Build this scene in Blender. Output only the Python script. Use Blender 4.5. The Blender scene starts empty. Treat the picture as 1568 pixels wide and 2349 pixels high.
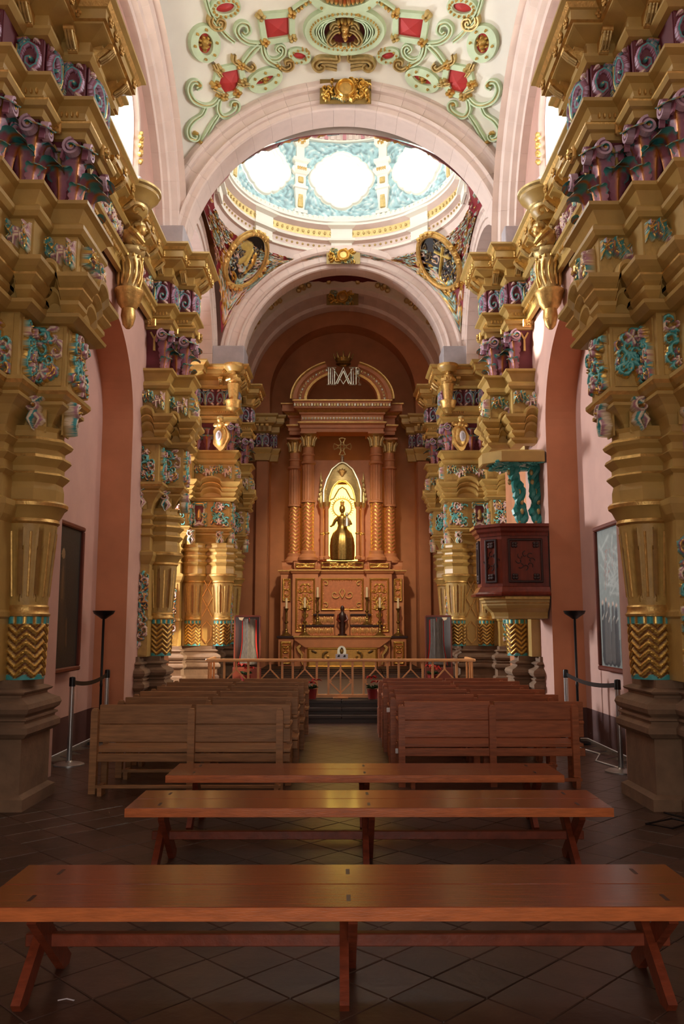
import bpy, math, random
import numpy as np
from math import sin, cos, pi, sqrt, atan2, radians
from mathutils import Vector, Matrix
random.seed(7)
C = bpy.context.scene.collection
# ------------------------------------------------------------ camera
F, PITCH, YAW, EYE = 1904.0, math.atan(255.5/1904), math.atan((778-784)/1904), 1.6
cam = bpy.data.objects.new('camera', bpy.data.cameras.new('camera')); C.objects.link(cam)
cam.location = (0, 0, EYE)
cam.rotation_euler = (pi/2+PITCH, 0, YAW)
cam.data.sensor_fit = 'VERTICAL'; cam.data.sensor_height = 36; cam.data.lens = 36*F/2349
cam.data.clip_start = .05
bpy.context.scene.camera = cam
# ------------------------------------------------------------ world, lights, exposure
w = bpy.data.worlds.new('sky'); bpy.context.scene.world = w; w.use_nodes = True
w.node_tree.nodes['Background'].inputs[0].default_value = (.85, .93, 1, 1)
w.node_tree.nodes['Background'].inputs[1].default_value = 3.0
vs = bpy.context.scene.view_settings
vs.view_transform = 'Standard'; vs.look = 'None'; vs.gamma = 1; vs.use_curve_mapping = False
vs.exposure = 0.18
def area(name, loc, to, sx, sy, power, col=(1, 1, 1), spread=180):
    d = bpy.data.lights.new(name, 'AREA'); d.shape = 'RECTANGLE'; d.size = sx; d.size_y = sy
    d.energy = power; d.color = col; d.spread = radians(spread)
    o = bpy.data.objects.new(name, d); C.objects.link(o); o.location = loc
    o.rotation_euler = (Vector(to)-Vector(loc)).to_track_quat('-Z', 'Y').to_euler(); return o
CY = 16.75                                      # centre of the crossing
for k in range(8):                              # daylight outside the eight windows of the drum
    a = k*pi/4
    area('daylight_drum', (3.75*sin(a), CY+3.75*cos(a), 12.75), (0, CY, 11.6), 1.5, 1.5, 125, (.93, .97, 1))
for s in (-1, 1):                               # the high side windows of the nave
    area('daylight_nave_window', (s*4.3, 10.3, 9.0), (0, 9.9, 7.4), 1.9, 1.7, 330 if s < 0 else 260, (.95, .98, 1))
    area('daylight_nave_window', (s*2.9, 3.0, 8.7), (0, 8.5, 6.0), 1.8, 1.6, 24, (1, .97, .92))
area('daylight_choir_window', (0, -1.8, 6.5), (0, 12, 8.0), 2.2, 2.0, 50, (1, .95, .88))
area('daylight_transept_left', (-6.4, 17.2, 3.6), (3, 11.5, 3.2), 1.0, 1.8, 850, (.95, .98, 1))
area('daylight_transept_right', (6.4, 16.4, 4.6), (-3, 16.5, 2.2), 1.2, 1.8, 60, (1, .93, .8), 100)
area('daylight_door_behind', (0, -1.95, 1.6), (0, 8, .7), 1.8, 2.4, 90, (1, .93, .84))
def spot(name, loc, to, power, col, ang, blend=.25, r=.05):
    d = bpy.data.lights.new(name, 'SPOT'); d.energy = power; d.color = col
    d.spot_size = radians(ang); d.spot_blend = blend; d.shadow_soft_size = r
    o = bpy.data.objects.new(name, d); C.objects.link(o); o.location = loc
    o.rotation_euler = (Vector(to)-Vector(loc)).to_track_quat('-Z', 'Y').to_euler(); return o
spot('sunbeam_transept_right', (5.9, 14.55, 3.4), (-3.05, 18.6, .85), 7500, (1, .84, .6), 8, .15)
spot('sunbeam_nave_window', (-4.6, 10.0, 8.9), (3.05, 12.25, 6.05), 9000, (1, .97, .9), 5.0, .3)
spot('lamp_on_altar', (0, 17.6, 7.1), (0.07, 23.4, 3.0), 1000, (1, .84, .62), 50, .8, .2)
spot('lamp_on_left_pillars', (1.6, 19.2, 6.6), (-2.6, 14.5, 1.8), 230, (1, .8, .48), 60, .9, .2)
spot('lamp_on_right_pillars', (-1.6, 19.4, 6.6), (2.6, 15.5, 2.2), 130, (1, .8, .48), 60, .9, .2)

# ------------------------------------------------------------ materials
def lin(c):
    c = c/255.; return c/12.92 if c <= .04045 else ((c+.055)/1.055)**2.4
def col(r, g, b, m=0.0): return (lin(r), lin(g), lin(b), m)
OCHRE = col(184, 150, 82); TEAL = col(66, 158, 158); PINK = col(186, 132, 146); CREAM = col(232, 214, 184)
BURG = col(98, 26, 38); GOLD = col(226, 184, 96, .85); MAUVE = col(150, 92, 110); DGREEN = col(46, 96, 88)
MINT = col(196, 214, 178); RED = col(186, 52, 52); WHITE = col(236, 230, 214)
MATS = {}
def mat(name, c, rough=.6, metal=0., var=.12, scale=6., bump=.0, bscale=40., grain=None, attr=False, emit=None, obvar=0., coat=0., spec=.5, blotch=0.):
    m = bpy.data.materials.new(name); m.use_nodes = True; nt = m.node_tree; N = nt.nodes; L = nt.links
    b = N['Principled BSDF']; b.inputs['Roughness'].default_value = rough; b.inputs['Metallic'].default_value = metal
    b.inputs['Specular IOR Level'].default_value = spec
    if coat: b.inputs['Coat Weight'].default_value = coat; b.inputs['Coat Roughness'].default_value = .12
    tc = N.new('ShaderNodeTexCoord'); mp = N.new('ShaderNodeMapping'); L.new(tc.outputs['Object'], mp.inputs[0])
    if grain: mp.inputs['Scale'].default_value = grain
    n = N.new('ShaderNodeTexNoise'); n.inputs['Scale'].default_value = scale; n.inputs['Detail'].default_value = 6
    L.new(mp.outputs[0], n.inputs[0])
    mr = N.new('ShaderNodeMapRange'); mr.inputs[1].default_value = .3; mr.inputs[2].default_value = .7
    mr.inputs[3].default_value = 1-var; mr.inputs[4].default_value = 1+var*.7; L.new(n.outputs[0], mr.inputs[0])
    hs = N.new('ShaderNodeHueSaturation'); val = mr.outputs[0]
    if attr:
        a = N.new('ShaderNodeAttribute'); a.attribute_name = 'Col'; L.new(a.outputs['Color'], hs.inputs['Color'])
        L.new(a.outputs['Alpha'], b.inputs['Metallic'])
        r2 = N.new('ShaderNodeMapRange'); r2.inputs[3].default_value = rough; r2.inputs[4].default_value = .3
        L.new(a.outputs['Alpha'], r2.inputs[0]); L.new(r2.outputs[0], b.inputs['Roughness'])
    else: hs.inputs['Color'].default_value = tuple(c[:3])+(1,)
    if obvar:
        oi = N.new('ShaderNodeObjectInfo'); m2 = N.new('ShaderNodeMapRange')
        m2.inputs[3].default_value = 1-obvar; m2.inputs[4].default_value = 1+obvar; L.new(oi.outputs['Random'], m2.inputs[0])
        mu = N.new('ShaderNodeMath'); mu.operation = 'MULTIPLY'; L.new(val, mu.inputs[0]); L.new(m2.outputs[0], mu.inputs[1]); val = mu.outputs[0]
    if blotch:
        n3 = N.new('ShaderNodeTexNoise'); n3.inputs['Scale'].default_value = 1.1; n3.inputs['Detail'].default_value = 3; L.new(tc.outputs['Object'], n3.inputs[0])
        m3 = N.new('ShaderNodeMapRange'); m3.inputs[1].default_value = .35; m3.inputs[2].default_value = .65
        m3.inputs[3].default_value = 1-blotch; m3.inputs[4].default_value = 1+blotch*.6; L.new(n3.outputs[0], m3.inputs[0])
        mu = N.new('ShaderNodeMath'); mu.operation = 'MULTIPLY'; L.new(val, mu.inputs[0]); L.new(m3.outputs[0], mu.inputs[1]); val = mu.outputs[0]
    L.new(val, hs.inputs['Value']); L.new(hs.outputs[0], b.inputs['Base Color'])
    if bump:
        n2 = N.new('ShaderNodeTexNoise'); n2.inputs['Scale'].default_value = bscale; n2.inputs['Detail'].default_value = 5
        L.new(mp.outputs[0], n2.inputs[0]); bp = N.new('ShaderNodeBump'); bp.inputs['Strength'].default_value = bump
        bp.inputs['Distance'].default_value = .01; L.new(n2.outputs[0], bp.inputs['Height']); L.new(bp.outputs[0], b.inputs['Normal'])
    if emit: b.inputs['Emission Color'].default_value = tuple(emit[0][:3])+(1,); b.inputs['Emission Strength'].default_value = emit[1]
    MATS[name] = m; return m
M_POLY = mat('painted_stucco', OCHRE, .48, attr=True, var=.14, scale=14, bump=.25, bscale=60)
M_OCH = mat('ochre_paint', OCHRE, .40, var=.12, scale=5, bump=.15, bscale=30, spec=.6)
M_GLD = mat('gilding', col(216, 176, 104), .40, .75, var=.22, scale=18, bump=.35, bscale=50)
M_GLDP = mat('pale_gilding', col(206, 180, 120), .42, .6, var=.2, scale=18, bump=.35, bscale=50)
M_BURG = mat('burgundy_paint', BURG, .6)
M_PINKW = mat('pink_plaster', col(202, 160, 146), .8, var=.05, scale=3, bump=.12, bscale=25, blotch=.07)
M_TAN = mat('terracotta_plaster', col(176, 114, 74), .8, var=.07, scale=4, bump=.12, bscale=25, blotch=.12)
M_JAMB = mat('niche_ochre_red', col(204, 136, 98), .8, var=.06, scale=4, bump=.12, bscale=25, blotch=.1)
M_TAND = mat('dado_paint', col(88, 52, 46), .7, var=.1)
M_STONE = mat('pink_limestone', col(226, 204, 193), .75, var=.07, scale=3.5, bump=.12, bscale=20, obvar=.02, blotch=.06)
M_GREYST = mat('grey_limestone', col(176, 168, 172), .8, var=.12, scale=5, bump=.2, bscale=20)
M_BASE = mat('brown_cantera', col(132, 104, 80), .85, var=.16, scale=7, bump=.35, bscale=28, blotch=.14)
M_VAULT = mat('white_stucco', col(236, 230, 216), .8, var=.03, scale=3)
M_TILE = mat('clay_tile', col(72, 52, 42), .33, var=.28, scale=5, bump=.25, bscale=14, obvar=.32)
M_GROUT = mat('floor_joint', col(96, 84, 72), .7, var=.15)
M_BENCH = mat('varnished_orange_wood', col(128, 62, 28), .17, var=.3, scale=3.2, grain=(1.2, 16, 16), bump=.12, bscale=12, coat=.35)
M_BENCHE = mat('lit_bench_edge', col(196, 108, 56), .35, var=.25, scale=4, grain=(2, 12, 12), bump=.15, bscale=12)  # lighter wood colour imitating light from behind on the bench fronts
M_BENCHL = mat('worn_red_wood', col(128, 58, 34), .4, var=.3, scale=4, grain=(3, 9, 3), bump=.15, bscale=12)
M_PEWL = mat('grey_brown_pew_wood', col(158, 112, 70), .5, var=.3, scale=3, grain=(1.4, 10, 12), bump=.2, bscale=10, obvar=.12)
M_PEWR = mat('red_brown_pew_wood', col(164, 92, 54), .42, var=.3, scale=3, grain=(1.4, 10, 12), bump=.2, bscale=10, obvar=.12)
M_RAIL = mat('honey_wood', col(216, 150, 92), .4, var=.15, scale=5)
M_MAHOG = mat('mahogany', col(112, 42, 24), .3, var=.3, scale=4, grain=(6, 6, 1.2), bump=.1, bscale=20, coat=.3)
M_ROSE = mat('rose_paint', col(206, 140, 146), .6)
M_MAHOGD = mat('dark_carved_wood', col(52, 26, 20), .4, var=.2)
M_BLACK = mat('black_metal', col(24, 22, 22), .4, .3)
M_STEEL = mat('brushed_steel', col(190, 190, 188), .35, .9)
M_BRASS = mat('old_brass', col(150, 122, 66), .32, .85, var=.3, scale=20)
M_WAX = mat('candle_wax', col(236, 214, 172), .5, spec=.4)
M_RETA = mat('retablo_terracotta', col(196, 128, 82), .55, var=.1, scale=6, bump=.12)
M_STEP = mat('dark_step_boards', col(58, 42, 34), .5, var=.25, scale=4, grain=(1, 10, 10), obvar=.15)
M_BLKFR = mat('red_brown_frame', col(104, 44, 26), .4, var=.2)
M_REDC = mat('red_cloth', col(176, 36, 24), .8)
M_REDP = mat('vermilion_paint', RED, .55, var=.08)
M_MINT = mat('mint_stucco', MINT, .6, var=.08, scale=8)
M_BROC = mat('grey_brocade', col(84, 75, 66), .7, var=.35, scale=9, grain=(6, 6, 1.5))
M_NICHE = mat('backlit_yellow_glass', col(255, 240, 150), .4, emit=((1.0, .78, .16), 2.6))
M_CHALK = mat('white_paint', col(240, 238, 236), .6)
M_LEAFG = mat('leaf_green', col(36, 66, 30), .5)
M_POT = mat('red_pot_foil', col(120, 24, 20), .4)
M_TEAL = mat('teal_paint', col(60, 150, 142), .38, var=.25, scale=10, bump=.3)
M_SILV = mat('silvered_metal', col(206, 200, 176), .35, .8, var=.2)
M_PAPER = mat('white_card', col(225, 220, 225), .7)
M_DKGLASS = mat('case_interior', col(60, 30, 20), .15)

# ------------------------------------------------------------ mesh helpers
class MB:
    def __init__(s): s.v, s.f, s.m, s.c, s.ms = [], [], [], [], []
    def mi(s, m):
        if m not in s.ms: s.ms.append(m)
        return s.ms.index(m)
    def add(s, V, Fc, m=M_POLY, c=None):
        b = len(s.v); s.v += [tuple(p) for p in V]; i = s.mi(m)
        for f in Fc: s.f.append(tuple(b+k for k in f)); s.m.append(i)
        if c is None: s.c += [OCHRE]*len(V)
        elif isinstance(c, list) and len(c) == len(V): s.c += c
        else: s.c += [c]*len(V)
    def box(s, x0, x1, y0, y1, z0, z1, m=M_POLY, c=None, bev=0.):
        x0, x1 = min(x0, x1), max(x0, x1); y0, y1 = min(y0, y1), max(y0, y1); z0, z1 = min(z0, z1), max(z0, z1)
        if bev <= 0:
            V = [(x, y, z) for z in (z0, z1) for y in (y0, y1) for x in (x0, x1)]
            s.add(V, [(0, 2, 3, 1), (4, 5, 7, 6), (0, 1, 5, 4), (2, 6, 7, 3), (0, 4, 6, 2), (1, 3, 7, 5)], m, c); return
        b = min(bev, (x1-x0)/2.1, (y1-y0)/2.1, (z1-z0)/2.1)
        V = []; idx = {}
        X, Y, Z = (x0, x1), (y0, y1), (z0, z1)
        for i in (0, 1):
            for j in (0, 1):
                for k in (0, 1):
                    sx, sy, sz = (1-2*i)*b, (1-2*j)*b, (1-2*k)*b
                    for a, p in enumerate(((X[i], Y[j]+sy, Z[k]+sz), (X[i]+sx, Y[j], Z[k]+sz), (X[i]+sx, Y[j]+sy, Z[k]))):
                        idx[(i, j, k, a)] = len(V); V.append(p)
        Fc = []
        for i in (0, 1): Fc.append([idx[(i, j, k, 0)] for j, k in ((0, 0), (1, 0), (1, 1), (0, 1))])
        for j in (0, 1): Fc.append([idx[(i, j, k, 1)] for i, k in ((0, 0), (1, 0), (1, 1), (0, 1))])
        for k in (0, 1): Fc.append([idx[(i, j, k, 2)] for i, j in ((0, 0), (1, 0), (1, 1), (0, 1))])
        for i in (0, 1):
            for j in (0, 1): Fc.append([idx[(i, j, 0, 0)], idx[(i, j, 0, 1)], idx[(i, j, 1, 1)], idx[(i, j, 1, 0)]])
            for k in (0, 1): Fc.append([idx[(i, 0, k, 0)], idx[(i, 0, k, 2)], idx[(i, 1, k, 2)], idx[(i, 1, k, 0)]])
        for j in (0, 1):
            for k in (0, 1): Fc.append([idx[(0, j, k, 1)], idx[(0, j, k, 2)], idx[(1, j, k, 2)], idx[(1, j, k, 1)]])
        for i in (0, 1):
            for j in (0, 1):
                for k in (0, 1): Fc.append([idx[(i, j, k, a)] for a in range(3)])
        s.add(V, Fc, m, c)
    def beam(s, p, q, w, h, m=M_POLY, c=None, up=(0, 0, 1)):
        p, q = Vector(p), Vector(q); d = (q-p).normalized(); sd = d.cross(Vector(up)).normalized(); u = sd.cross(d)
        V = [e+sd*a*w/2+u*b*h/2 for e in (p, q) for a, b in ((-1, -1), (1, -1), (1, 1), (-1, 1))]
        s.add(V, [(0, 1, 2, 3), (7, 6, 5, 4), (0, 4, 5, 1), (1, 5, 6, 2), (2, 6, 7, 3), (3, 7, 4, 0)], m, c)
    def tube(s, pts, r, m=M_POLY, c=None, n=8, flat=1., cap=True):
        pts = [Vector(p) for p in pts]; k = len(pts); rr = r if isinstance(r, (list, tuple)) else [r]*k
        t0 = (pts[1]-pts[0]).normalized(); ref = Vector((0, 0, 1)) if abs(t0.z) < .9 else Vector((0, 1, 0))
        u = t0.cross(ref).normalized(); V = []
        for i, p in enumerate(pts):
            t = (pts[min(i+1, k-1)]-pts[max(i-1, 0)]).normalized()
            u = (u-t*u.dot(t)).normalized(); w_ = t.cross(u)
            for j in range(n):
                a = 2*pi*j/n; V.append(p+u*cos(a)*rr[i]+w_*sin(a)*rr[i]*flat)
        Fc = [(i*n+j, i*n+(j+1) % n, (i+1)*n+(j+1) % n, (i+1)*n+j) for i in range(k-1) for j in range(n)]
        if cap: Fc += [tuple(range(n))[::-1], tuple((k-1)*n+j for j in range(n))]
        s.add(V, Fc, m, c)
    def lathe(s, prof, cx=0, cy=0, n=24, m=M_POLY, c=None, a0=0., a1=2*pi, ex=1., ey=1., mats=None, cap=True):
        full = abs(a1-a0-2*pi) < 1e-6; k = n if full else n+1; b = 0
        V = [(cx+r*ex*cos(a0+(a1-a0)*j/n), cy+r*ey*sin(a0+(a1-a0)*j/n), z) for r, z in prof for j in range(k)]
        base = len(s.v); s.v += V; s.c += [OCHRE if c is None else c]*len(V)
        for i in range(len(prof)-1):
            mm = s.mi(mats[i] if mats else m)
            for j in range(n):
                j2 = (j+1) % k if full else j+1
                s.f.append((base+i*k+j, base+i*k+j2, base+(i+1)*k+j2, base+(i+1)*k+j)); s.m.append(mm)
        if full and cap:
            s.f.append(tuple(base+j for j in range(n))[::-1]); s.m.append(s.mi(mats[0] if mats else m))
            s.f.append(tuple(base+(len(prof)-1)*k+j for j in range(n))); s.m.append(s.mi(mats[-1] if mats else m))
    def prism(s, poly, y0, y1, m=M_POLY, c=None):      # polygon in x,z pulled along y
        n = len(poly); V = [(x, y0, z) for x, z in poly]+[(x, y1, z) for x, z in poly]
        s.add(V, [tuple(range(n)), tuple(range(n, 2*n))[::-1]]+[(i, (i+1) % n, n+(i+1) % n, n+i) for i in range(n)], m, c)
    def ball(s, cx, cy, cz, rx, ry, rz, m=M_POLY, c=None, n=10, k=6, bump=0.):
        V = []
        for i in range(k+1):
            t = pi*i/k
            for j in range(n):
                a = 2*pi*j/n; q = 1+bump*sin(5*a+3*t)*sin(4*t)
                V.append((cx+rx*q*sin(t)*cos(a), cy+ry*q*sin(t)*sin(a), cz+rz*q*cos(t)))
        s.add(V, [(i*n+j, (i+1)*n+j, (i+1)*n+(j+1) % n, i*n+(j+1) % n) for i in range(k) for j in range(n)], m, c)
    def mesh(s, name, smooth=False):
        me = bpy.data.meshes.new(name); me.from_pydata(s.v, [], s.f); 
        for m in s.ms: me.materials.append(m)
        me.polygons.foreach_set('material_index', s.m)
        if M_POLY in s.ms:
            a = me.color_attributes.new('Col', 'FLOAT_COLOR', 'POINT'); a.data.foreach_set('color', np.array(s.c, dtype=np.float32).ravel())
        me.polygons.foreach_set('use_smooth', [smooth]*len(s.f))
        if smooth:
            try: me.set_sharp_from_angle(angle=radians(38))
            except Exception: pass
        me.validate(); me.update(); return me
def put(name, me, parent=None, loc=(0, 0, 0), rz=0., scale=None, **kw):
    o = bpy.data.objects.new(name, me); C.objects.link(o); o.location = loc
    if isinstance(rz, (tuple, list)): o.rotation_euler = rz
    else: o.rotation_euler = (0, 0, rz)
    if scale: o.scale = scale
    if parent: o.parent = parent
    for k, v in kw.items(): o[k] = v
    return o
def obj(name, mb, parent=None, smooth=False, **kw): return put(name, mb.mesh(name, smooth), parent, **kw)
def thing(name, label, cat, loc=(0, 0, 0), rz=0., group=None):
    o = bpy.data.objects.new(name, None); C.objects.link(o); o.empty_display_size = .1; o.location = loc; o.rotation_euler = (0, 0, rz)
    o['label'] = label; o['category'] = cat
    if group: o['group'] = group
    return o
def tag(o, label, cat, group=None):
    o['label'] = label; o['category'] = cat
    if group: o['group'] = group
    return o
def struct(name, mb, smooth=False, parent=None):
    o = obj(name, mb, parent, smooth)
    if not parent: o['kind'] = 'structure'
    return o
def copy_tree(o, parent=None, **kw):
    c = o.copy(); C.objects.link(c)
    if parent: c.parent = parent
    for ch in [x for x in bpy.data.objects if x.parent == o]: copy_tree(ch, c)
    for k, v in kw.items(): c[k] = v
    return c
def ribbon(mb, pts, w, d, m=M_POLY, c=None, y=0.):      # flat-backed strip in x,z standing off towards -y
    pts = [Vector((p[0], p[1])) for p in pts]; V = []; k = len(pts); ww = w if isinstance(w, list) else [w]*k
    for i, p in enumerate(pts):
        t = (pts[min(i+1, k-1)]-pts[max(i-1, 0)]).normalized(); n = Vector((-t.y, t.x))
        for a, b in ((-1, 0), (-.6, 1), (.6, 1), (1, 0)): q = p+n*a*ww[i]; V.append((q.x, y-d*b, q.y))
    mb.add(V, [(i*4+j, i*4+j+1, i*4+j+5, i*4+j+4) for i in range(k-1) for j in range(3)]+[(0, 1, 2, 3), (k*4-4, k*4-3, k*4-2, k*4-1)], m, c)
def spi(cx, cz, r0, r1, a0, a1, n=14):
    return [(cx+(r0+(r1-r0)*i/(n-1))*cos(a0+(a1-a0)*i/(n-1)), cz+(r0+(r1-r0)*i/(n-1))*sin(a0+(a1-a0)*i/(n-1))) for i in range(n)]
def sweep(mb, path, prof, side=1, lift=None, m=M_OCH):
    """moulding: path in x,y; prof rows (out, z[, material]); mitred corners"""
    P = [Vector(p) for p in path]; k = len(P); nn = []
    for i in range(k-1):
        d = (P[i+1]-P[i]).normalized(); nn.append(Vector((d.y, -d.x))*side)
    off = []
    for i in range(k):
        a = nn[max(i-1, 0)]; b = nn[min(i, k-2)]; off.append((a+b)/(1+a.dot(b)) if a.dot(b) > -.9 else a)
    base = len(mb.v)
    for q in prof:
        for i in range(k):
            mb.v.append((P[i].x+off[i].x*q[0], P[i].y+off[i].y*q[0], q[1]+(lift[i] if lift else 0))); mb.c.append(OCHRE)
    for r in range(len(prof)-1):
        mm = mb.mi(prof[r][2] if len(prof[r]) > 2 else m)
        for i in range(k-1):
            mb.f.append((base+r*k+i, base+r*k+i+1, base+(r+1)*k+i+1, base+(r+1)*k+i)); mb.m.append(mm)
def relief(name, w, h, strokes, ground, nx=44, nz=44, bulge=0., xf=None, th=.012, side=True):
    """carved painted panel: strokes = (pts, w0, w1, height, (rib, body, edge)[, serration])"""
    gx = np.linspace(-w/2, w/2, nx); gz = np.linspace(-h/2, h/2, nz); X, Z = np.meshgrid(gx, gz)
    P = np.stack([X.ravel(), Z.ravel()], 1); H = np.zeros(len(P)); col_ = np.tile(np.array(ground), (len(P), 1))
    for st in strokes:
        pts = np.array(st[0], float)
        if len(pts) == 1: pts = np.vstack([pts, pts+1e-4])
        w0, w1, hh, cols = st[1:5]; ser = st[5] if len(st) > 5 else 0
        n = len(pts)-1; best = np.full(len(P), 9.)
        for i in range(n):
            a, b = pts[i], pts[i+1]; d = b-a; t = np.clip(((P-a)@d)/max(d@d, 1e-9), 0, 1)
            D = np.hypot(*(P-(a+t[:, None]*d)).T); u = (i+t)/n
            ww = (w0+(w1-w0)*u)*(1+ser*np.sin(u*n*2.4)); best = np.minimum(best, D/np.maximum(ww, 1e-4))
        hv = np.where(best < 1, hh*np.sqrt(np.clip(1-best**2, 0, 1)), 0); mk = hv > H
        H = np.where(mk, hv, H)
        for lo, hi, cc in ((0, .3, cols[0]), (.3, .74, cols[1]), (.74, 1.01, cols[2])):
            q = mk & (best >= lo) & (best < hi); col_[q] = cc
    if bulge: H = H+bulge*np.clip(1-(2*P[:, 0]/w)**2, 0, 1)*np.clip(1-(2*P[:, 1]/h)**4, 0, 1)
    H += th
    V = [(float(p[0]), -float(a), float(p[1])) for p, a in zip(P, H)]
    Cc = [tuple(map(float, c)) for c in col_]
    Fc = [(j*nx+i, j*nx+i+1, (j+1)*nx+i+1, (j+1)*nx+i) for j in range(nz-1) for i in range(nx-1)]
    if side:
        rim = [i for i in range(nx)]+[j*nx+nx-1 for j in range(1, nz)]+[(nz-1)*nx+i for i in range(nx-2, -1, -1)]+[j*nx for j in range(nz-2, 0, -1)]
        b = len(V); V += [(V[i][0], .0, V[i][2]) for i in rim]; Cc += [tuple(ground)]*len(rim); r = len(rim)
        Fc += [(rim[(i+1) % r], rim[i], b+i, b+(i+1) % r) for i in range(r)]
    if xf: V = [xf(*p) for p in V]
    mb = MB(); mb.add(V, Fc, M_POLY, Cc); return mb.mesh(name, True)
def ray(u, v):
    x = (u-784)/F; y = (1174.5-v)/F; fw = cos(PITCH)-y*sin(PITCH); z = sin(PITCH)+y*cos(PITCH)
    c, s = cos(YAW), sin(YAW); return Vector((x*c-fw*s, x*s+fw*c, z))
def atY(u, v, Y): d = ray(u, v); return Vector((0, 0, EYE))+d*(Y/d.y)
# ============================================================ STRUCTURE
ZS = 7.58                                       # springing of the big arches
# ---- floor: slab, 300 nearest tiles one by one, the rest as stuff
fl = MB(); fl.box(-3.7, 3.7, -2.2, 14.2, -.2, -.006, M_GROUT); floor = struct('floor', fl)
tb = MB(); S = .148; tb.box(-S, S, -S, S, -.012, 0, M_TILE, bev=.004); tile_me = tb.mesh('tile')
cells = []
for i in range(-60, 120):
    for j in range(-60, 120):
        x = (i-j)*.2121; y = (i+j)*.2121
        if abs(x) < 3.2 and 2.9 < y < 13.9: cells.append((y, x))
cells.sort()
cells = [c for c in cells]
far = MB()
near = [c for c in cells if abs(c[1]) < .55*c[0]+.2][:300]; ns = set(near)
for k, (y, x) in enumerate(cells):
    if (y, x) in ns:
        o = put('tile', tile_me, floor, (x, y, random.uniform(-.0015, .0015)), (random.uniform(-.006, .006), random.uniform(-.006, .006), pi/4+random.choice((0, pi/2, pi))))
    else:
        V = [(x+dx, y+dy, z) for z in (0, -.01) for dx, dy in ((-.209, 0), (0, -.209), (.209, 0), (0, .209))]
        far.add(V, [(0, 1, 2, 3), (0, 4, 5, 1), (1, 5, 6, 2), (2, 6, 7, 3), (3, 7, 4, 0)], M_TILE)
o = obj('tile', far, floor); o['kind'] = 'stuff'
# ---- raised sanctuary floor with boarded steps
sf = MB(); sf.box(-6.6, 6.6, 14.35, 24.3, -.2, .34, M_STEP); sfl = struct('floor', sf)
for i, (y0, z0) in enumerate(((13.75, .12), (13.95, .22), (14.15, .33))):
    for k in range(6):
        b = MB(); b.box(-2.3+k*.78, -2.3+(k+1)*.78-.008, y0, y0+.22, z0-.05, z0, M_STEP, bev=.006); obj('board', b, sfl)
    b = MB(); b.box(-2.3, 2.38, y0+.03, y0+.24, -.02 if i == 0 else z0-.12, z0-.052, M_STEP); obj('riser', b, sfl)
for i in range(5):
    for k in range(4):
        b = MB(); y0 = 19.6+i*.42; z0 = .345+.025*i; b.box(-2.0+k*1.02, -2.0+(k+1)*1.02-.01, y0, y0+4.1-i*.42 if i == 4 else y0+.44, z0-.03, z0+.012, M_STEP, bev=.008); obj('board', b, sfl)

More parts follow.
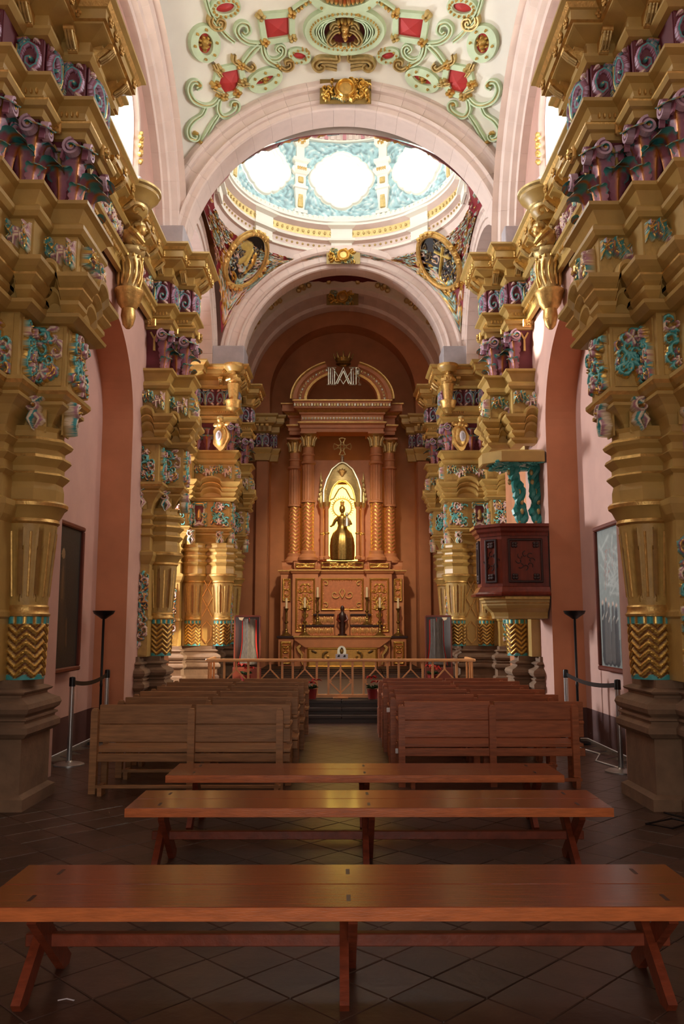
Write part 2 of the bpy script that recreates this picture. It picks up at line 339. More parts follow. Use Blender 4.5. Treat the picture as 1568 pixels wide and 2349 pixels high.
# ---- side walls with niche arches and high windows
def niche_top(y):
    t = (y-10.54)/1.46; return 4.49+1.37*sqrt(max(0, 1-t*t))
def win_top(y):
    t = (y-10.35)/1.1; return 8.9+.75*sqrt(max(0, 1-t*t))
for sx, side in ((-1, 'left'), (1, 'right')):
    wb = MB(); X = 3.05*sx
    ys = sorted(set([-2.2, 0, 4, 7, 9.08, 12.0, 13.4, 9.25, 11.45]+[9.08+2.92*(1-cos(pi*i/40))/2 for i in range(41)]))
    def quad(y0, y1, a0, a1, b0, b1, m=M_PINKW, x=X): wb.add([(x, y0, a0), (x, y1, a1), (x, y1, b1), (x, y0, b0)], [(0, 1, 2, 3)], m)
    for y0, y1 in zip(ys[:-1], ys[1:]):
        inn = y0 >= 9.08-1e-6 and y1 <= 12.0+1e-6; inw = y0 >= 9.25-1e-6 and y1 <= 11.45+1e-6
        z0, z1 = (niche_top(y0), niche_top(y1)) if inn else (0, 0)
        if inw: quad(y0, y1, z0, z1, 7.75, 7.75); quad(y0, y1, win_top(y0), win_top(y1), 11.6, 11.6)
        else: quad(y0, y1, z0, z1, 11.6, 11.6)
        if inn:                                  # brown soffit of the niche arch, back wall
            xb = 3.5*sx
            wb.add([(X, y0, z0), (X, y1, z1), (xb, y1, z1), (xb, y0, z0)], [(0, 1, 2, 3)], M_JAMB)
            quad(y0, y1, .42, .42, z0, z1, x=xb); quad(y0, y1, 0, 0, .42, .42, M_TAND, x=xb)
        if inw:
            xo = 4.1*sx
            wb.add([(X, y0, win_top(y0)), (X, y1, win_top(y1)), (xo, y1, win_top(y1)-.1), (xo, y0, win_top(y0)-.1)], [(0, 1, 2, 3)], M_VAULT)
            wb.add([(X, y0, 7.75), (X, y1, 7.75), (xo, y1, 8.0), (xo, y0, 8.0)], [(0, 1, 2, 3)], M_VAULT)
    for y in (9.08, 12.0):
        wb.add([(X, y, .42), (3.5*sx, y, .42), (3.5*sx, y, 4.49), (X, y, 4.49)], [(0, 1, 2, 3)], M_JAMB)
        wb.add([(X, y, 0), (3.5*sx, y, 0), (3.5*sx, y, .42), (X, y, .42)], [(0, 1, 2, 3)], M_TAND)
    for y in (9.25, 11.45): wb.add([(X, y, 7.75), (4.1*sx, y, 8.0), (4.1*sx, y, 8.9), (X, y, 8.9)], [(0, 1, 2, 3)], M_VAULT)
    struct('wall_'+side, wb)
    wf = MB()                                    # stone frame of the high window
    pts = [(9.2, 7.72)]+[(10.35-1.15*cos(pi*i/16), 8.9+.8*sin(pi*i/16)) for i in range(17)]+[(11.5, 7.72)]
    ring = []
    for (y, z), q in [(p, q) for p in pts for q in ((0, 0), (.06, 1), (.14, 1), (.17, 0))]:
        d = Vector((y-10.35, z-8.9)).normalized() if z > 8.9 else Vector((1 if y > 10.35 else -1, 0))
        ring.append((X-sx*.06*q[1], y+d.x*q[0], z+d.y*q[0]))
    wf.add(ring, [(i*4+j, i*4+j+1, i*4+j+5, i*4+j+4) for i in range(len(pts)-1) for j in range(3)], M_STONE)
    wn = struct('window_1' if sx < 0 else 'window_2', wf)
    g = MB()
    for k in range(11): g.ball(X-sx*.09, 11.55+.06*sin(k*2.2), 8.4+.045*k, .035, .035, .04, M_GLD, n=7, k=5, bump=.2)
    obj('gold_ornament', g, wn, True)
    # formeret ribs (side arch of the vault), voussoir by voussoir
    rib = MB(); n0 = 1; da = pi/19
    prof = [(2.56, 0.0), (2.56, .12), (2.62, .14), (2.64, .22), (2.72, .24), (2.76, .34), (2.92, .36), (2.92, .46)]
    V = [(-q[1]*sx, r_*cos(a), r_*sin(a)) for a in (-da/2+.0004, -da/6, da/6, da/2-.0004) for r_, q1 in [(p[0], p[1]) for p in prof] for q in [(0, q1)]]
    k = len(prof); rib.add(V, [(i*k+j, i*k+j+1, (i+1)*k+j+1, (i+1)*k+j) for i in range(3) for j in range(k-1)], M_STONE)
    rm = rib.mesh('voussoir'); tr = MB()
    tr.box(X-.01*sx, X+.05*sx, 13.1, 13.25, 7.3, 7.6, M_STONE); root = struct('trim_1' if sx < 0 else 'trim_2', tr)
    for i in range(19): put('voussoir', rm, root, (X+.0*sx, 10.54, ZS), ((i+.5)*da, 0, 0))

# ---- fronted arches of voussoirs
def arch(name, cx, cz, R, prof, n, m=M_STONE, sp=0., stilt=0., keep=None):
    """prof rows (dr, y): front moulding, soffit..."""
    da = pi/n; mb = MB(); sub = 3; k = len(prof)
    V = [((R+dr)*cos(a), y, (R+dr)*sin(a)) for a in [-da/2+.0005+(da-.001)*i/sub for i in range(sub+1)] for dr, y in prof]
    mb.add(V, [(i*k+j, i*k+j+1, (i+1)*k+j+1, (i+1)*k+j) for i in range(sub) for j in range(k-1)]+[tuple(range(k)), tuple(sub*k+j for j in range(k))[::-1]], m)
    me = mb.mesh('voussoir'); b = MB(); y0 = min(p[1] for p in prof); y1 = max(p[1] for p in prof)
    for s in (-1, 1):
        b.box(cx+s*(R-.09), cx+s*(R+max(p[0] for p in prof)+.1), y0-.2, y1, 7.54, 8.12, M_GREYST, bev=.015)
    root = struct(name, b)
    for i in range(n):
        o = put('voussoir', me, root, (cx, 0, cz), (0, -(i+.5)*da, 0))
    return root
Y1, Y2 = 13.3, 19.3
def PF(Y, k=1., dep=.52): return [(q[0]*k, Y+q[1]) for q in ((0, dep), (0, .03), (.02, 0), (.10, 0), (.105, -.05), (.14, -.085), (.175, -.05), (.18, -.025), (.32, -.025), (.325, -.10), (.36, -.14), (.40, -.14), (.405, -.08), (.50, -.08), (.52, -.05), (.52, .3))]
PA = PF(Y1)
arch('trim_3', .08, 7.68, 2.74, PA, 23)
PB = PF(Y2, 1.08, .45)
arch('trim_4', .1, 7.77, 2.44, PB, 21)
PC = [(.02, 23.5), (0, 23.4), (0, 23.05), (.05, 23.0), (.08, 22.98), (.1, 22.3), (.4, 22.3)]
arch('trim_5', .12, 8.04, 2.68, PC, 23)
# walls above and beside the arches
def spandrel(name, cx, cz, R, y, zt, xw, z0, m, hole=True):
    b = MB(); N_ = 40
    A = [(cx+R*cos(pi*i/N_), cz+R*sin(pi*i/N_)) for i in range(N_+1)]
    T = []
    for x, z in A:
        dx, dz = x-cx, z-cz; k = min((xw-abs(cx))/max(abs(dx), 1e-6), (zt-cz)/max(dz, 1e-6)); T.append((cx+dx*k, cz+dz*k))
    V = [(x, y, z) for x, z in A]+[(x, y, z) for x, z in T]
    b.add(V, [(i, i+1, N_+2+i, N_+1+i) for i in range(N_)], m)
    for s in (1, -1): b.add([(cx+s*R, y, cz), (s*xw, y, cz), (s*xw, y, z0), (cx+s*R, y, z0)], [(0, 1, 2, 3)], m)
    return struct(name, b)
spandrel('wall_crossing_front', .08, 7.68, 3.15, Y1+.25, 11.9, 3.6, 7.0, M_VAULT)
spandrel('wall_crossing_back', .1, 7.77, 2.96, Y2+.12, 11.0, 3.6, 7.0, M_PINKW)
# ---- sail vault over the nave bay
VC, VR = Vector((.05, 10.54, 7.66)), 4.24
vb = MB(); G = 44; x0, x1, y0, y1 = -3.0, 3.1, 7.7, 13.34
for i in range(G+1):
    for j in range(G+1):
        x = x0+(x1-x0)*i/G; y = y0+(y1-y0)*j/G
        vb.v.append((x, y, VC.z+sqrt(max(.01, VR*VR-(x-VC.x)**2-(y-VC.y)**2)))); vb.c.append(WHITE)
vb.mi(M_VAULT)
vb.f = [(i*(G+1)+j, (i+1)*(G+1)+j, (i+1)*(G+1)+j+1, i*(G+1)+j+1) for i in range(G) for j in range(G)]; vb.m = [0]*len(vb.f)
ceil = struct('ceiling', vb, True)
cb = MB(); cb.box(-3.4, 3.4, -2.3, 7.9, 11.3, 11.5, M_VAULT); cb.box(-3.4, 3.4, -2.3, -2.1, 0, 11.3, M_PINKW); struct('wall_behind', cb)
rf = MB(); rf.box(-7, 7, 7.5, 13.6, 11.95, 12.1, M_VAULT); struct('ceiling', rf)
# ---- crossing: pendentives
RP = 3.93; HX, HY, RING = 2.9, Y2-.06-CY, 2.72
def pend_xf(phi0):
    def f(s, d, t):                              # s angle metre, d depth (negative = proud), t along
        ph = phi0+s/2.7; u = (t+1.1)/2.2
        rmax = min(HX/max(abs(cos(ph)), 1e-6), HY/max(abs(sin(ph)), 1e-6))
        rho = rmax+(RING-rmax)*u; z = sqrt(max(.02, RP*RP-rho*rho)); k = 1+d/RP*1.0
        return (.05+rho*cos(ph)*k, CY+rho*sin(ph)*k, ZS+z*k)
    return f
def scrolls(rs, w, h, n, smin, smax, cols, hgt=.05, ser=.25):
    out = []
    for i in range(n):
        cx = rs.uniform(-w/2, w/2); cz = rs.uniform(-h/2, h/2); r = rs.uniform(smin, smax); a = rs.uniform(0, 6.3); dr = rs.choice((-1, 1))
        c = rs.choice(cols); out.append((spi(cx, cz, r, r*.18, a, a+dr*rs.uniform(3.6, 6.5), 13), r*.34, r*.16, hgt*rs.uniform(.6, 1), c, ser))
        out.append(([(cx, cz)], r*.2, r*.2, hgt, (GOLD, GOLD, c[1])))
    return out
CT = (GOLD, TEAL, col(190, 214, 196)); CP = (CREAM, PINK, CREAM); CG = (GOLD, GOLD, GOLD); CM = (GOLD, MAUVE, TEAL)
CT2 = (col(190, 214, 206), col(132, 176, 170), GOLD); CP2 = (CREAM, col(212, 168, 168), GOLD)
for q in range(4):
    rs = random.Random(20+q); far_ = q < 2
    st = scrolls(rs, 4.2, 2.2, 330 if far_ else 40, .1, .16, (CT2, CP2, CT2, CP2, CG), .07)
    me = relief('ceiling', 2.7*pi/2-.002, 2.2, st, col(150, 44, 58), 230 if far_ else 60, 110 if far_ else 24, xf=pend_xf(pi/4+q*pi/2), side=False)
    o = put('ceiling', me); o['kind'] = 'structure'
# ---- drum cornice, drum wall with eight shaped windows
dc = MB(); WG = [M_VAULT, M_VAULT, M_STONE, M_GLDP, M_STONE, M_VAULT, M_VAULT, M_VAULT, M_GLDP, M_STONE, M_STONE, M_VAULT, M_VAULT, M_VAULT, M_VAULT, M_VAULT]
dp = [(2.76, 10.40), (2.7, 10.62), (2.64, 10.64), (2.63, 10.7), (2.66, 10.71), (2.66, 10.86), (2.55, 10.9), (2.54, 10.95), (2.57, 10.96), (2.62, 11.02), (2.62, 11.2), (2.5, 11.28), (2.5, 11.33), (2.46, 11.35), (2.46, 11.41), (2.52, 11.43), (2.56, 11.52), (2.8, 11.56)]
wgs = [M_STONE, M_STONE, M_VAULT, M_VAULT, M_STONE, M_STONE, M_VAULT, M_VAULT, M_STONE, M_GLDP, M_STONE, M_VAULT, M_VAULT, M_VAULT, M_VAULT, M_VAULT, M_VAULT]
dc.lathe([(r, z) for r, z in dp], .05, CY, 96, M_VAULT, mats=wgs, cap=False)
root = struct('trim_6', dc)
db = MB(); dg = MB(); dn = MB()
for k in range(120):
    a = 2*pi*k/120; cs, sn = cos(a), sin(a); P = Vector((.05+2.55*cs, CY+2.55*sn, 11.47)); t = Vector((-sn, cs, 0)); n = Vector((cs, sn, 0))
    db.beam(P-n*.05, P+n*.05, .07, .075, M_VAULT)
    for zc, rr in ((11.11, 2.61), (10.79, 2.65)): dg.ball(.05+rr*cs, CY+rr*sn, zc, .03, .03, .045 if zc > 11 else .03, M_GLDP, n=6, k=4)
o = obj('dentil', db, root); o['kind'] = 'stuff'; o = obj('gilt_pattern', dg, root); o['kind'] = 'stuff'
for k in range(8):
    a = k*pi/4; P = Vector((.05+2.6*sin(a), CY+2.6*cos(a), 0)); b = MB()
    pr_ = [(0, 10.62), (.05, 10.64), (.05, 10.86), (.13, 10.9), (.13, 10.96), (.06, 11.0), (.06, 11.22), (.16, 11.28), (.18, 11.42), (.1, 11.46), (.1, 11.54), (-.1, 11.56)]
    sweep(b, [(-.24, .1), (-.24, 0), (.24, 0), (.24, .1)], [(q[0]-.035, q[1]) for q in pr_], 1, m=M_VAULT); obj('cornice_break', b, root, loc=(P.x, P.y, 0), rz=-a)
def outline(a, s=1.):
    q = .80+.13*abs(cos(2*a))**.7+.08*abs(cos(4*a))**.6; return (.80*q*s*cos(a)*1.02, .75*q*s*sin(a))
def cylpt(k, s, z, d=0.): a = k*pi/4+s/2.75; r = 2.75-d; return (.05+r*sin(a), CY+r*cos(a), z)
dw = MB(); NA, NK = 96, 15
hw = 2.75*pi/8
for k in range(8):
    rs = random.Random(5+k); base = len(dw.v); ph = [rs.uniform(0, 6) for _ in range(4)]
    for i in range(NA):
        a = 2*pi*i/NA; ix, iz = outline(a); q = min(hw/max(abs(cos(a)), 1e-6), 1.02/max(abs(sin(a)), 1e-6)); ox, oz = q*cos(a), q*sin(a)
        for j in range(NK):
            t = j/(NK-1); x, z = ix+(ox-ix)*t, iz+(oz-iz)*t
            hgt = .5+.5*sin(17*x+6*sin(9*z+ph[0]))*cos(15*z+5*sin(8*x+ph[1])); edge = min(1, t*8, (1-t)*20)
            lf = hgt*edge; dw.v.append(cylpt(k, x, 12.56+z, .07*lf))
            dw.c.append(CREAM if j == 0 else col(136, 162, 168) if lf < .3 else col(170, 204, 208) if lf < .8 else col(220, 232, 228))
    pm = dw.mi(M_POLY)
    for i in range(NA):
        for j in range(NK-1):
            i2 = (i+1) % NA; dw.f.append((base+i*NK+j, base+i2*NK+j, base+i2*NK+j+1, base+i*NK+j+1)); dw.m.append(pm)
struct('wall_drum', dw, True)
for k in range(8):                               # splayed window frames and pale glazing bars
    f_ = MB(); steps = [(1.04, .05), (1.0, .10), (.96, .10), (.945, .04), (.90, .02), (.885, -.04), (.84, -.06), (.825, -.14), (.78, -.16), (.765, -.26), (.70, -.3), (.68, -.5)]
    base = 0
    for i in range(NA):
        for s_, d in steps: x, z = outline(2*pi*i/NA, s_); f_.v.append(cylpt(k, x, 12.56+z, d)); f_.c.append(WHITE)
    m_ = f_.mi(M_VAULT); n_ = len(steps)
    f_.f = [(i*n_+j, ((i+1) % NA)*n_+j, ((i+1) % NA)*n_+j+1, i*n_+j+1) for i in range(NA) for j in range(n_-1)]; f_.m = [m_]*len(f_.f)
    struct('window_%d' % (k+3), f_, True)
for k in range(8):                               # stipites between the windows
    a = (k+.5)*pi/4; b = MB()
    sweep(b, [(-.13, .12), (-.13, 0), (.13, 0), (.13, .12)], [(0, 0), (.04, 0), (.04, .08), (-.03, .1), (.02, .62), (.05, .64), (.05, .70), (0, .72), (0, 1.0), (.03, 1.02), (.09, 1.1), (.09, 1.16), (.02, 1.18), (.02, 1.3), (.07, 1.34), (.07, 1.42), (-.03, 1.44), (-.03, 1.75), (.06, 1.82), (.06, 1.98), (-.2, 2.0)], 1, m=M_VAULT)
    r_ = 2.62; o = obj('trim_7', b, None, loc=(.05+r_*sin(a), CY+r_*cos(a), 11.56), rz=-a, kind='structure')
    g = MB(); g.box(-.07, .07, -.012, .05, .15, .5, M_GLDP, bev=.02); g.box(-.07, .07, -.03, .05, .78, .95, M_GLDP, bev=.02)
    for q in range(5): g.ball(-.1+.05*q, -.08, 1.13, .03, .03, .05, M_GLD, n=6, k=4); g.ball(-.08+.04*q, -.05, 1.85+.03*sin(q*2), .03, .03, .05, M_GLD, n=6, k=4)
    obj('gilt_carving', g, o, True)
tp = MB(); tp.lathe([(2.8, 13.56), (2.66, 13.58), (2.66, 13.62), (2.7, 13.63), (2.7, 13.78), (2.6, 13.8), (2.56, 13.88), (2.5, 13.95), (2.5, 14.0), (2.62, 14.02)], .05, CY, 96, M_VAULT, mats=[M_VAULT, M_VAULT, M_VAULT, M_STONE, M_VAULT, M_GLDP, M_VAULT, M_VAULT, M_VAULT], cap=False)
root = struct('trim_8', tp); b = MB()
for k in range(110):
    a = 2*pi*k/110; P = Vector((.05+2.68*cos(a), CY+2.68*sin(a), 13.705)); n = Vector((cos(a), sin(a), 0)); b.beam(P-n*.02, P+n*.03, .085, .14, M_ROSE if k % 3 == 0 else M_STONE)
o = obj('dentil', b, root); o['kind'] = 'stuff'
dm = MB(); dm.lathe([(2.62*cos(t), 14.0+2.45*sin(t)) for t in [pi/2*i/16*.86 for i in range(17)]], .05, CY, 64, M_VAULT, cap=False)
dm.lathe([(.62, 16.35), (.6, 17.6), (0.01, 17.7)], .05, CY, 24, M_VAULT, cap=False); dome = struct('ceiling', dm, True)
for k in range(8):
    a = k*pi/4; b = MB(); b.tube([(.05+2.6*cos(t)*sin(a), CY+2.6*cos(t)*cos(a), 14.0+2.43*sin(t)) for t in [pi/2*.84*i/12 for i in range(13)]], .09, M_STONE, n=6); obj('rib', b, dome)
    b = MB(); b.box(-.12, .12, -.05, .05, 0, .26, M_VAULT, bev=.01); b.tube([(-.05, -.06, .2), (0, -.06, .06), (.05, -.06, .2)], .012, M_REDP, n=5)
    obj('corbel', b, dome, loc=(.05+2.5*sin(a), CY+2.5*cos(a), 14.05), rz=-a)
# ---- transepts and lateral arches
for sx, side in ((-1, 'left'), (1, 'right')):
    b = MB()
    for (ya, yb) in ((Y1+.9, Y1+.9), (Y2, Y2)): b.add([(3.05*sx, ya, 0), (6.6*sx, ya, 0), (6.6*sx, ya, 10.8), (3.05*sx, ya, 10.8)], [(0, 1, 2, 3)], M_TAN)
    b.add([(6.6*sx, Y1+.9, .3), (6.6*sx, Y2, .3), (6.6*sx, Y2, 10.8), (6.6*sx, Y1+.9, 10.8)], [(0, 1, 2, 3)], M_TAN)
    b.add([(3.05*sx, Y1+.9, 10.8), (6.6*sx, Y1+.9, 10.8), (6.6*sx, Y2, 10.8), (3.05*sx, Y2, 10.8)], [(0, 1, 2, 3)], M_TAN)
    N_ = 30; cy, cz, R = CY, ZS, 2.2; A = [(cy+R*cos(pi*i/N_), cz+R*sin(pi*i/N_)) for i in range(N_+1)]
    V = [(3.3*sx, y, z) for y, z in A]+[(3.3*sx, y, 12.2) for y, z in A]
    b.add(V, [(i, i+1, N_+2+i, N_+1+i) for i in range(N_)], M_PINKW)
    for ya, yb in ((Y1+.5, CY-2.15), (CY+2.15, Y2+.3)): b.box(3.28*sx, 3.5*sx, ya, yb, 7.0, 12.3, M_PINKW)
    struct('wall_transept_'+side, b)
    da = pi/21; PL = [(0, .6), (0, 0), (.13, 0), (.14, -.03), (.2, -.04), (.21, -.01), (.3, -.03), (.33, -.08), (.36, -.05), (.46, -.05), (.46, .1)]
    mb = MB(); k = len(PL); V = [(3.0*sx+y*sx, (2.2+dr)*cos(a), (2.2+dr)*sin(a)) for a in (-da/2+.001, -da/6, da/6, da/2-.001) for dr, y in PL]
    mb.add(V, [(i*k+j, i*k+j+1, (i+1)*k+j+1, (i+1)*k+j) for i in range(3) for j in range(k-1)], M_STONE); me = mb.mesh('voussoir')
    tr = MB()
    for y in (CY-2.45, CY+2.45): sweep(tr, [(3.7*sx, y-.25), (2.95*sx, y-.25), (2.95*sx, y+.25), (3.7*sx, y+.25)], [(0, .3), (0, 7.0, M_STONE), (0, 7.58)], 1, m=M_TAN)
    root = struct('trim_9' if sx < 0 else 'trim_10', tr)
    for i in range(21): put('voussoir', me, root, (0, CY, ZS), ((i+.5)*da, 0, 0))
# ---- chancel
b = MB()
for s in (-1, 1): b.add([(3.0*s, Y2+.2, 0), (3.0*s, 23.6, 0), (3.0*s, 23.6, 8.0), (3.0*s, Y2+.2, 8.0)], [(0, 1, 2, 3)], M_TAN)
N_ = 32; V = [(.1+2.97*cos(pi*i/N_), y, 8.0+2.97*sin(pi*i/N_)) for y in (Y2+.2, 22.35) for i in range(N_+1)]
b.add(V, [(i, i+1, N_+2+i, N_+1+i) for i in range(N_)], M_VAULT); struct('ceiling', b, False)
b = MB(); RR = 2.12; N_ = 40; cx, cz = .1, 8.2
A = [(cx+RR*cos(pi*i/N_), cz+RR*sin(pi*i/N_)) for i in range(N_+1)]; B = [(cx+3.2*cos(pi*i/N_), cz+3.2*sin(pi*i/N_)) for i in range(N_+1)]
b.add([(x, 23.5, z) for x, z in A+B], [(i, i+1, N_+2+i, N_+1+i) for i in range(N_)], M_TAN)
b.add([(x, y, z) for y in (23.5, 24.2) for x, z in A], [(i, i+1, N_+2+i, N_+1+i) for i in range(N_)], M_TAN)
for s in (-1, 1):
    b.add([(cx+s*RR, 23.5, 0), (s*3.4, 23.5, 0), (s*3.4, 23.5, cz), (cx+s*RR, 23.5, cz)], [(0, 1, 2, 3)], M_TAN)
    b.add([(cx+s*RR, 23.5, 0), (cx+s*RR, 24.2, 0), (cx+s*RR, 24.2, cz), (cx+s*RR, 23.5, cz)], [(0, 1, 2, 3)], M_TAN)
b.box(-2.3, 2.4, 24.2, 24.4, 0, 10.4, M_TAN); struct('wall_back', b)
lid = MB(); NL = 48; V = []
for k in range(NL):
    a = 2*pi*(k+.5)/NL; q = min(3.6/abs(cos(a)), 3.2/abs(sin(a))); V += [(.05+2.77*cos(a), CY+2.77*sin(a), 11.3), (.05+q*cos(a), CY+q*sin(a), 11.3)]
lid.add(V, [(2*k, 2*k+1, (2*k+3) % (2*NL), (2*k+2) % (2*NL)) for k in range(NL)], M_VAULT); struct('ceiling', lid)
# stains of the plaster stay out; dado behind the right case
# ============================================================ ORNAMENT LIBRARY
def frieze_strokes(w, h):
    st = []
    for s in (-1, 1):
        st.append(([(s*.02*w, -.42*h), (s*.06*w, -.05*h), (s*.12*w, .18*h), (s*.24*w, .3*h), (s*.38*w, .22*h), (s*.46*w, 0), (s*.42*w, -.22*h), (s*.3*w, -.32*h), (s*.2*w, -.24*h), (s*.2*w, -.1*h), (s*.28*w, -.06*h)], .055*w, .05*w, .045, (TEAL, MAUVE, col(206, 176, 206))))
        st.append(([(s*.1*w, .46*h), (s*.14*w, .34*h), (s*.05*w, .22*h)], .05*w, .03*w, .05, (MAUVE, TEAL, CREAM)))
        st.append(([(s*.3*w, -.1*h)], .06*w, .06*w, .05, (GOLD, TEAL, DGREEN)))
        st.append(([(s*.43*w, -.42*h), (s*.36*w, -.36*h)], .06*w, .05*w, .04, (CREAM, PINK, CREAM), .2))
        st.append(([(s*.36*w, .44*h), (s*.43*w, .36*h)], .06*w, .03*w, .035, (CREAM, PINK, CREAM)))
        st.append(([(0, -.46*h), (s*.1*w, -.3*h)], .03*w, .02*w, .055, (GOLD, TEAL, col(190, 214, 196))))
    st.append(([(-.16*w, .44*h), (0, .4*h), (.16*w, .44*h)], .07*w, .07*w, .05, (GOLD, MAUVE, TEAL), .15))
    st.append(([(0, .2*h), (0, -.4*h)], .03*w, .06*w, .055, (GOLD, TEAL, TEAL), .2)); return st
def rocaille(w, h, seed, n=9, dens=1., cols=None):
    rs = random.Random(seed); cols = cols or (CT, CT, CT, CM, CP); st = []
    z = -h*.42
    s = 1
    while z < h*.42:
        r = w*rs.uniform(.24, .34); c = CT if rs.random() < .6 else CM
        st.append((spi(s*w*.1, z, r, r*.25, -s*1.2, -s*1.2+s*rs.uniform(3.5, 5.5), 14), r*.5, r*.24, .06, c, .3)); st.append(([(-s*w*.42, z-r*.5), (-s*w*.2, z), (-s*w*.36, z+r*.7)], r*.34, r*.14, .045, CP if rs.random() < .5 else CT, .3)); z += r*1.15*dens; s = -s
    for i in range(3):
        x, zz = rs.uniform(-.2, .2)*w, (-.33+.33*i)*h+rs.uniform(-.04, .04)*h; r = w*.13
        for k in range(5): a = k*1.257+.3; st.append(([(x, zz), (x+r*cos(a), zz+r*sin(a))], r*.5, r*.6, .085, (CREAM, PINK, GOLD)))
        st.append(([(x, zz)], r*.35, r*.35, .1, (GOLD, GOLD, GOLD)))
    return st
RF = relief('frieze_panel', .40, .40, frieze_strokes(.40, .40), BURG, 54, 54, bulge=.05)
RFW = relief('frieze_panel', .62, .40, frieze_strokes(.62, .40), BURG, 60, 44, bulge=.05)
CTT = (col(120, 196, 190), TEAL, GOLD)
def foliage(w, h, seed, n, smin, smax):
    rs = random.Random(seed); st = scrolls(rs, w*.8, h*.84, n, smin, smax, (CTT, CTT, CM, CTT, CP), .075, .3)
    for i in range(max(2, int(h/.22))):
        x, z = rs.uniform(-.15, .15)*w, h*(-.3+.6*i/max(1, int(h/.22)-1)); r = w*.13
        for k in range(5): a = k*1.257+.3+i; st.append(([(x, z), (x+r*cos(a), z+r*sin(a))], r*.45, r*.6, .09, (CREAM, PINK, GOLD)))
        st.append(([(x, z)], r*.35, r*.35, .1, CG))
    return st
RB = [relief('carved_panel', .46, .56, foliage(.46, .56, 13+i, 30, .055, .10), OCHRE, 70, 84) for i in range(3)]
RCR = relief('carved_crest', .44, .56, [([(0, .16), (0, -.1)], .17, .13, .03, (BURG, BURG, CREAM)), ([(0, .08), (0, -.06)], .05, .06, .07, (GOLD, col(150, 110, 70), GOLD), .3)]+[(spi(e*.17, z, .07, .02, a, a+5, 10), .035, .02, .07, CT, .3) for e in (-1, 1) for z, a in ((.2, 1), (.0, 3), (-.17, 5))]+[([(-.12, -.24), (0, -.2), (.12, -.24)], .04, .04, .06, CP, .3), ([(-.1, .25), (.1, .25)], .04, .04, .06, CT, .3)], OCHRE, 54, 66)
RBN = relief('carved_panel', .26, .56, foliage(.26, .56, 9, 18, .045, .08), OCHRE, 40, 84)
RV = relief('vine_strip', .24, 1.36, foliage(.22, 1.3, 12, 34, .06, .09), OCHRE, 36, 190)
RN = relief('frieze_run', 1.2, .38, scrolls(random.Random(4), 1.1, .34, 30, .05, .1, (CT2, CP2, CT, CP), .04), BURG, 120, 40)
def garland(seed, w):
    rs = random.Random(seed); st = []
    for i in range(int(w*34)):
        x = rs.uniform(-.46, .46)*w; z = rs.uniform(-.09, .07)+.05*cos(x*pi/w); r = rs.uniform(.045, .07); c = rs.choice((CP, CP, CT, CM))
        for k in range(4): a = k*1.57+rs.uniform(0, 1); st.append(([(x, z), (x+r*cos(a), z+r*sin(a))], r*.4, r*.4, rs.uniform(.05, .11), c))
        st.append(([(x, z)], r*.3, r*.3, .11, CG))
    return st
RG = relief('flower_garland', .46, .26, garland(3, .46), OCHRE, 60, 34)
RGB = relief('foliage_bracket', .2, .42, [(spi(0, .08, .09, .03, 1.5, 7, 12), .035, .02, .1, CP, .2), ([(-.07, .17), (0, .12), (.07, .17)], .03, .03, .09, (CREAM, CT[1], CREAM), .3), ([(0, .02), (-.05, -.08), (0, -.2)], .05, .02, .09, (CREAM, TEAL, CREAM), .3), ([(0, 0), (.06, -.08), (.02, -.18)], .04, .02, .08, CP, .3), ([(0, .08)], .03, .03, .12, (CREAM, GOLD, GOLD))], OCHRE, 30, 48)
RK = [relief('rocaille', .9, .46, scrolls(random.Random(8), .8, .36, 60, .045, .08, (CG, CG, (GOLD, GOLD, DGREEN)), .07)+[(spi(0, 0, .15, .15, 0, 6.4, 20), .025, .025, .11, CG)], col(150, 124, 70, .4), 130, 66),
      relief('rocaille', .78, .36, scrolls(random.Random(9), .7, .3, 36, .045, .08, (CG, CG, CT), .06)+[(spi(0, 0, .13, .13, 0, 6.4, 20), .025, .025, .1, CG)], col(150, 124, 70, .4), 110, 54)]
# acanthus leaf, hanging forward at the tip
def leaf_mesh(name, w, h, body, tip, rib):
    mb = MB(); N_ = 16; K = 7; V = []; Cc = []
    for i in range(N_+1):
        t = i/N_
        if t < .66: z = h*t/.66*.92; y = .01+.035*(t/.66)**3
        else: a = (t-.66)/.34*2.7; r = .062; z = h*.92+r*sin(a)*.8-(1-cos(a))*r*.25; y = .045+r*(1-cos(a))
        lobe = .70+.30*abs(sin(t*17.)); ww = w/2*(.45+.5*min(1, t/.6))*(lobe if t < .7 else 1.0)*(1.12 if t >= .7 else 1)*(1 if t < .95 else .85)
        for j in range(K):
            s = -1+2*j/(K-1); crease = .02*(1-abs(s))-(.035*s*s if t < .66 else .01*s*s-.012*abs(sin(s*9)))
            V.append((s*ww, -(y+crease), z)); c = rib if j == K//2 else (tip if t > .70 else (tip if abs(s) > .97 and t > .5 else body))
            if t > .9: c = rib if j % 2 else tip
            Cc.append(c)
    mb.add(V, [(i*K+j, i*K+j+1, (i+1)*K+j+1, (i+1)*K+j) for i in range(N_) for j in range(K-1)], M_POLY, Cc)
    return mb.mesh(name, True)
LF = leaf_mesh('acanthus_leaf', .21, .29, MAUVE, TEAL, col(190, 120, 40, .6)); LF2 = leaf_mesh('acanthus_leaf', .19, .25, PINK, TEAL, col(190, 120, 40, .6))
vm = MB(); ribbon(vm, spi(0, 0, .075, .012, 1.6, 1.6+11, 30), [.017]*30, .07, M_POLY, col(206, 170, 186)); ribbon(vm, [(.01, .075), (-.06, .02), (-.09, -.1)], [.02, .02, .012], .05, M_POLY, MAUVE)
vm.ball(0, -.06, 0, .02, .02, .02, M_POLY, GOLD, n=6, k=4); VOL = vm.mesh('volute')
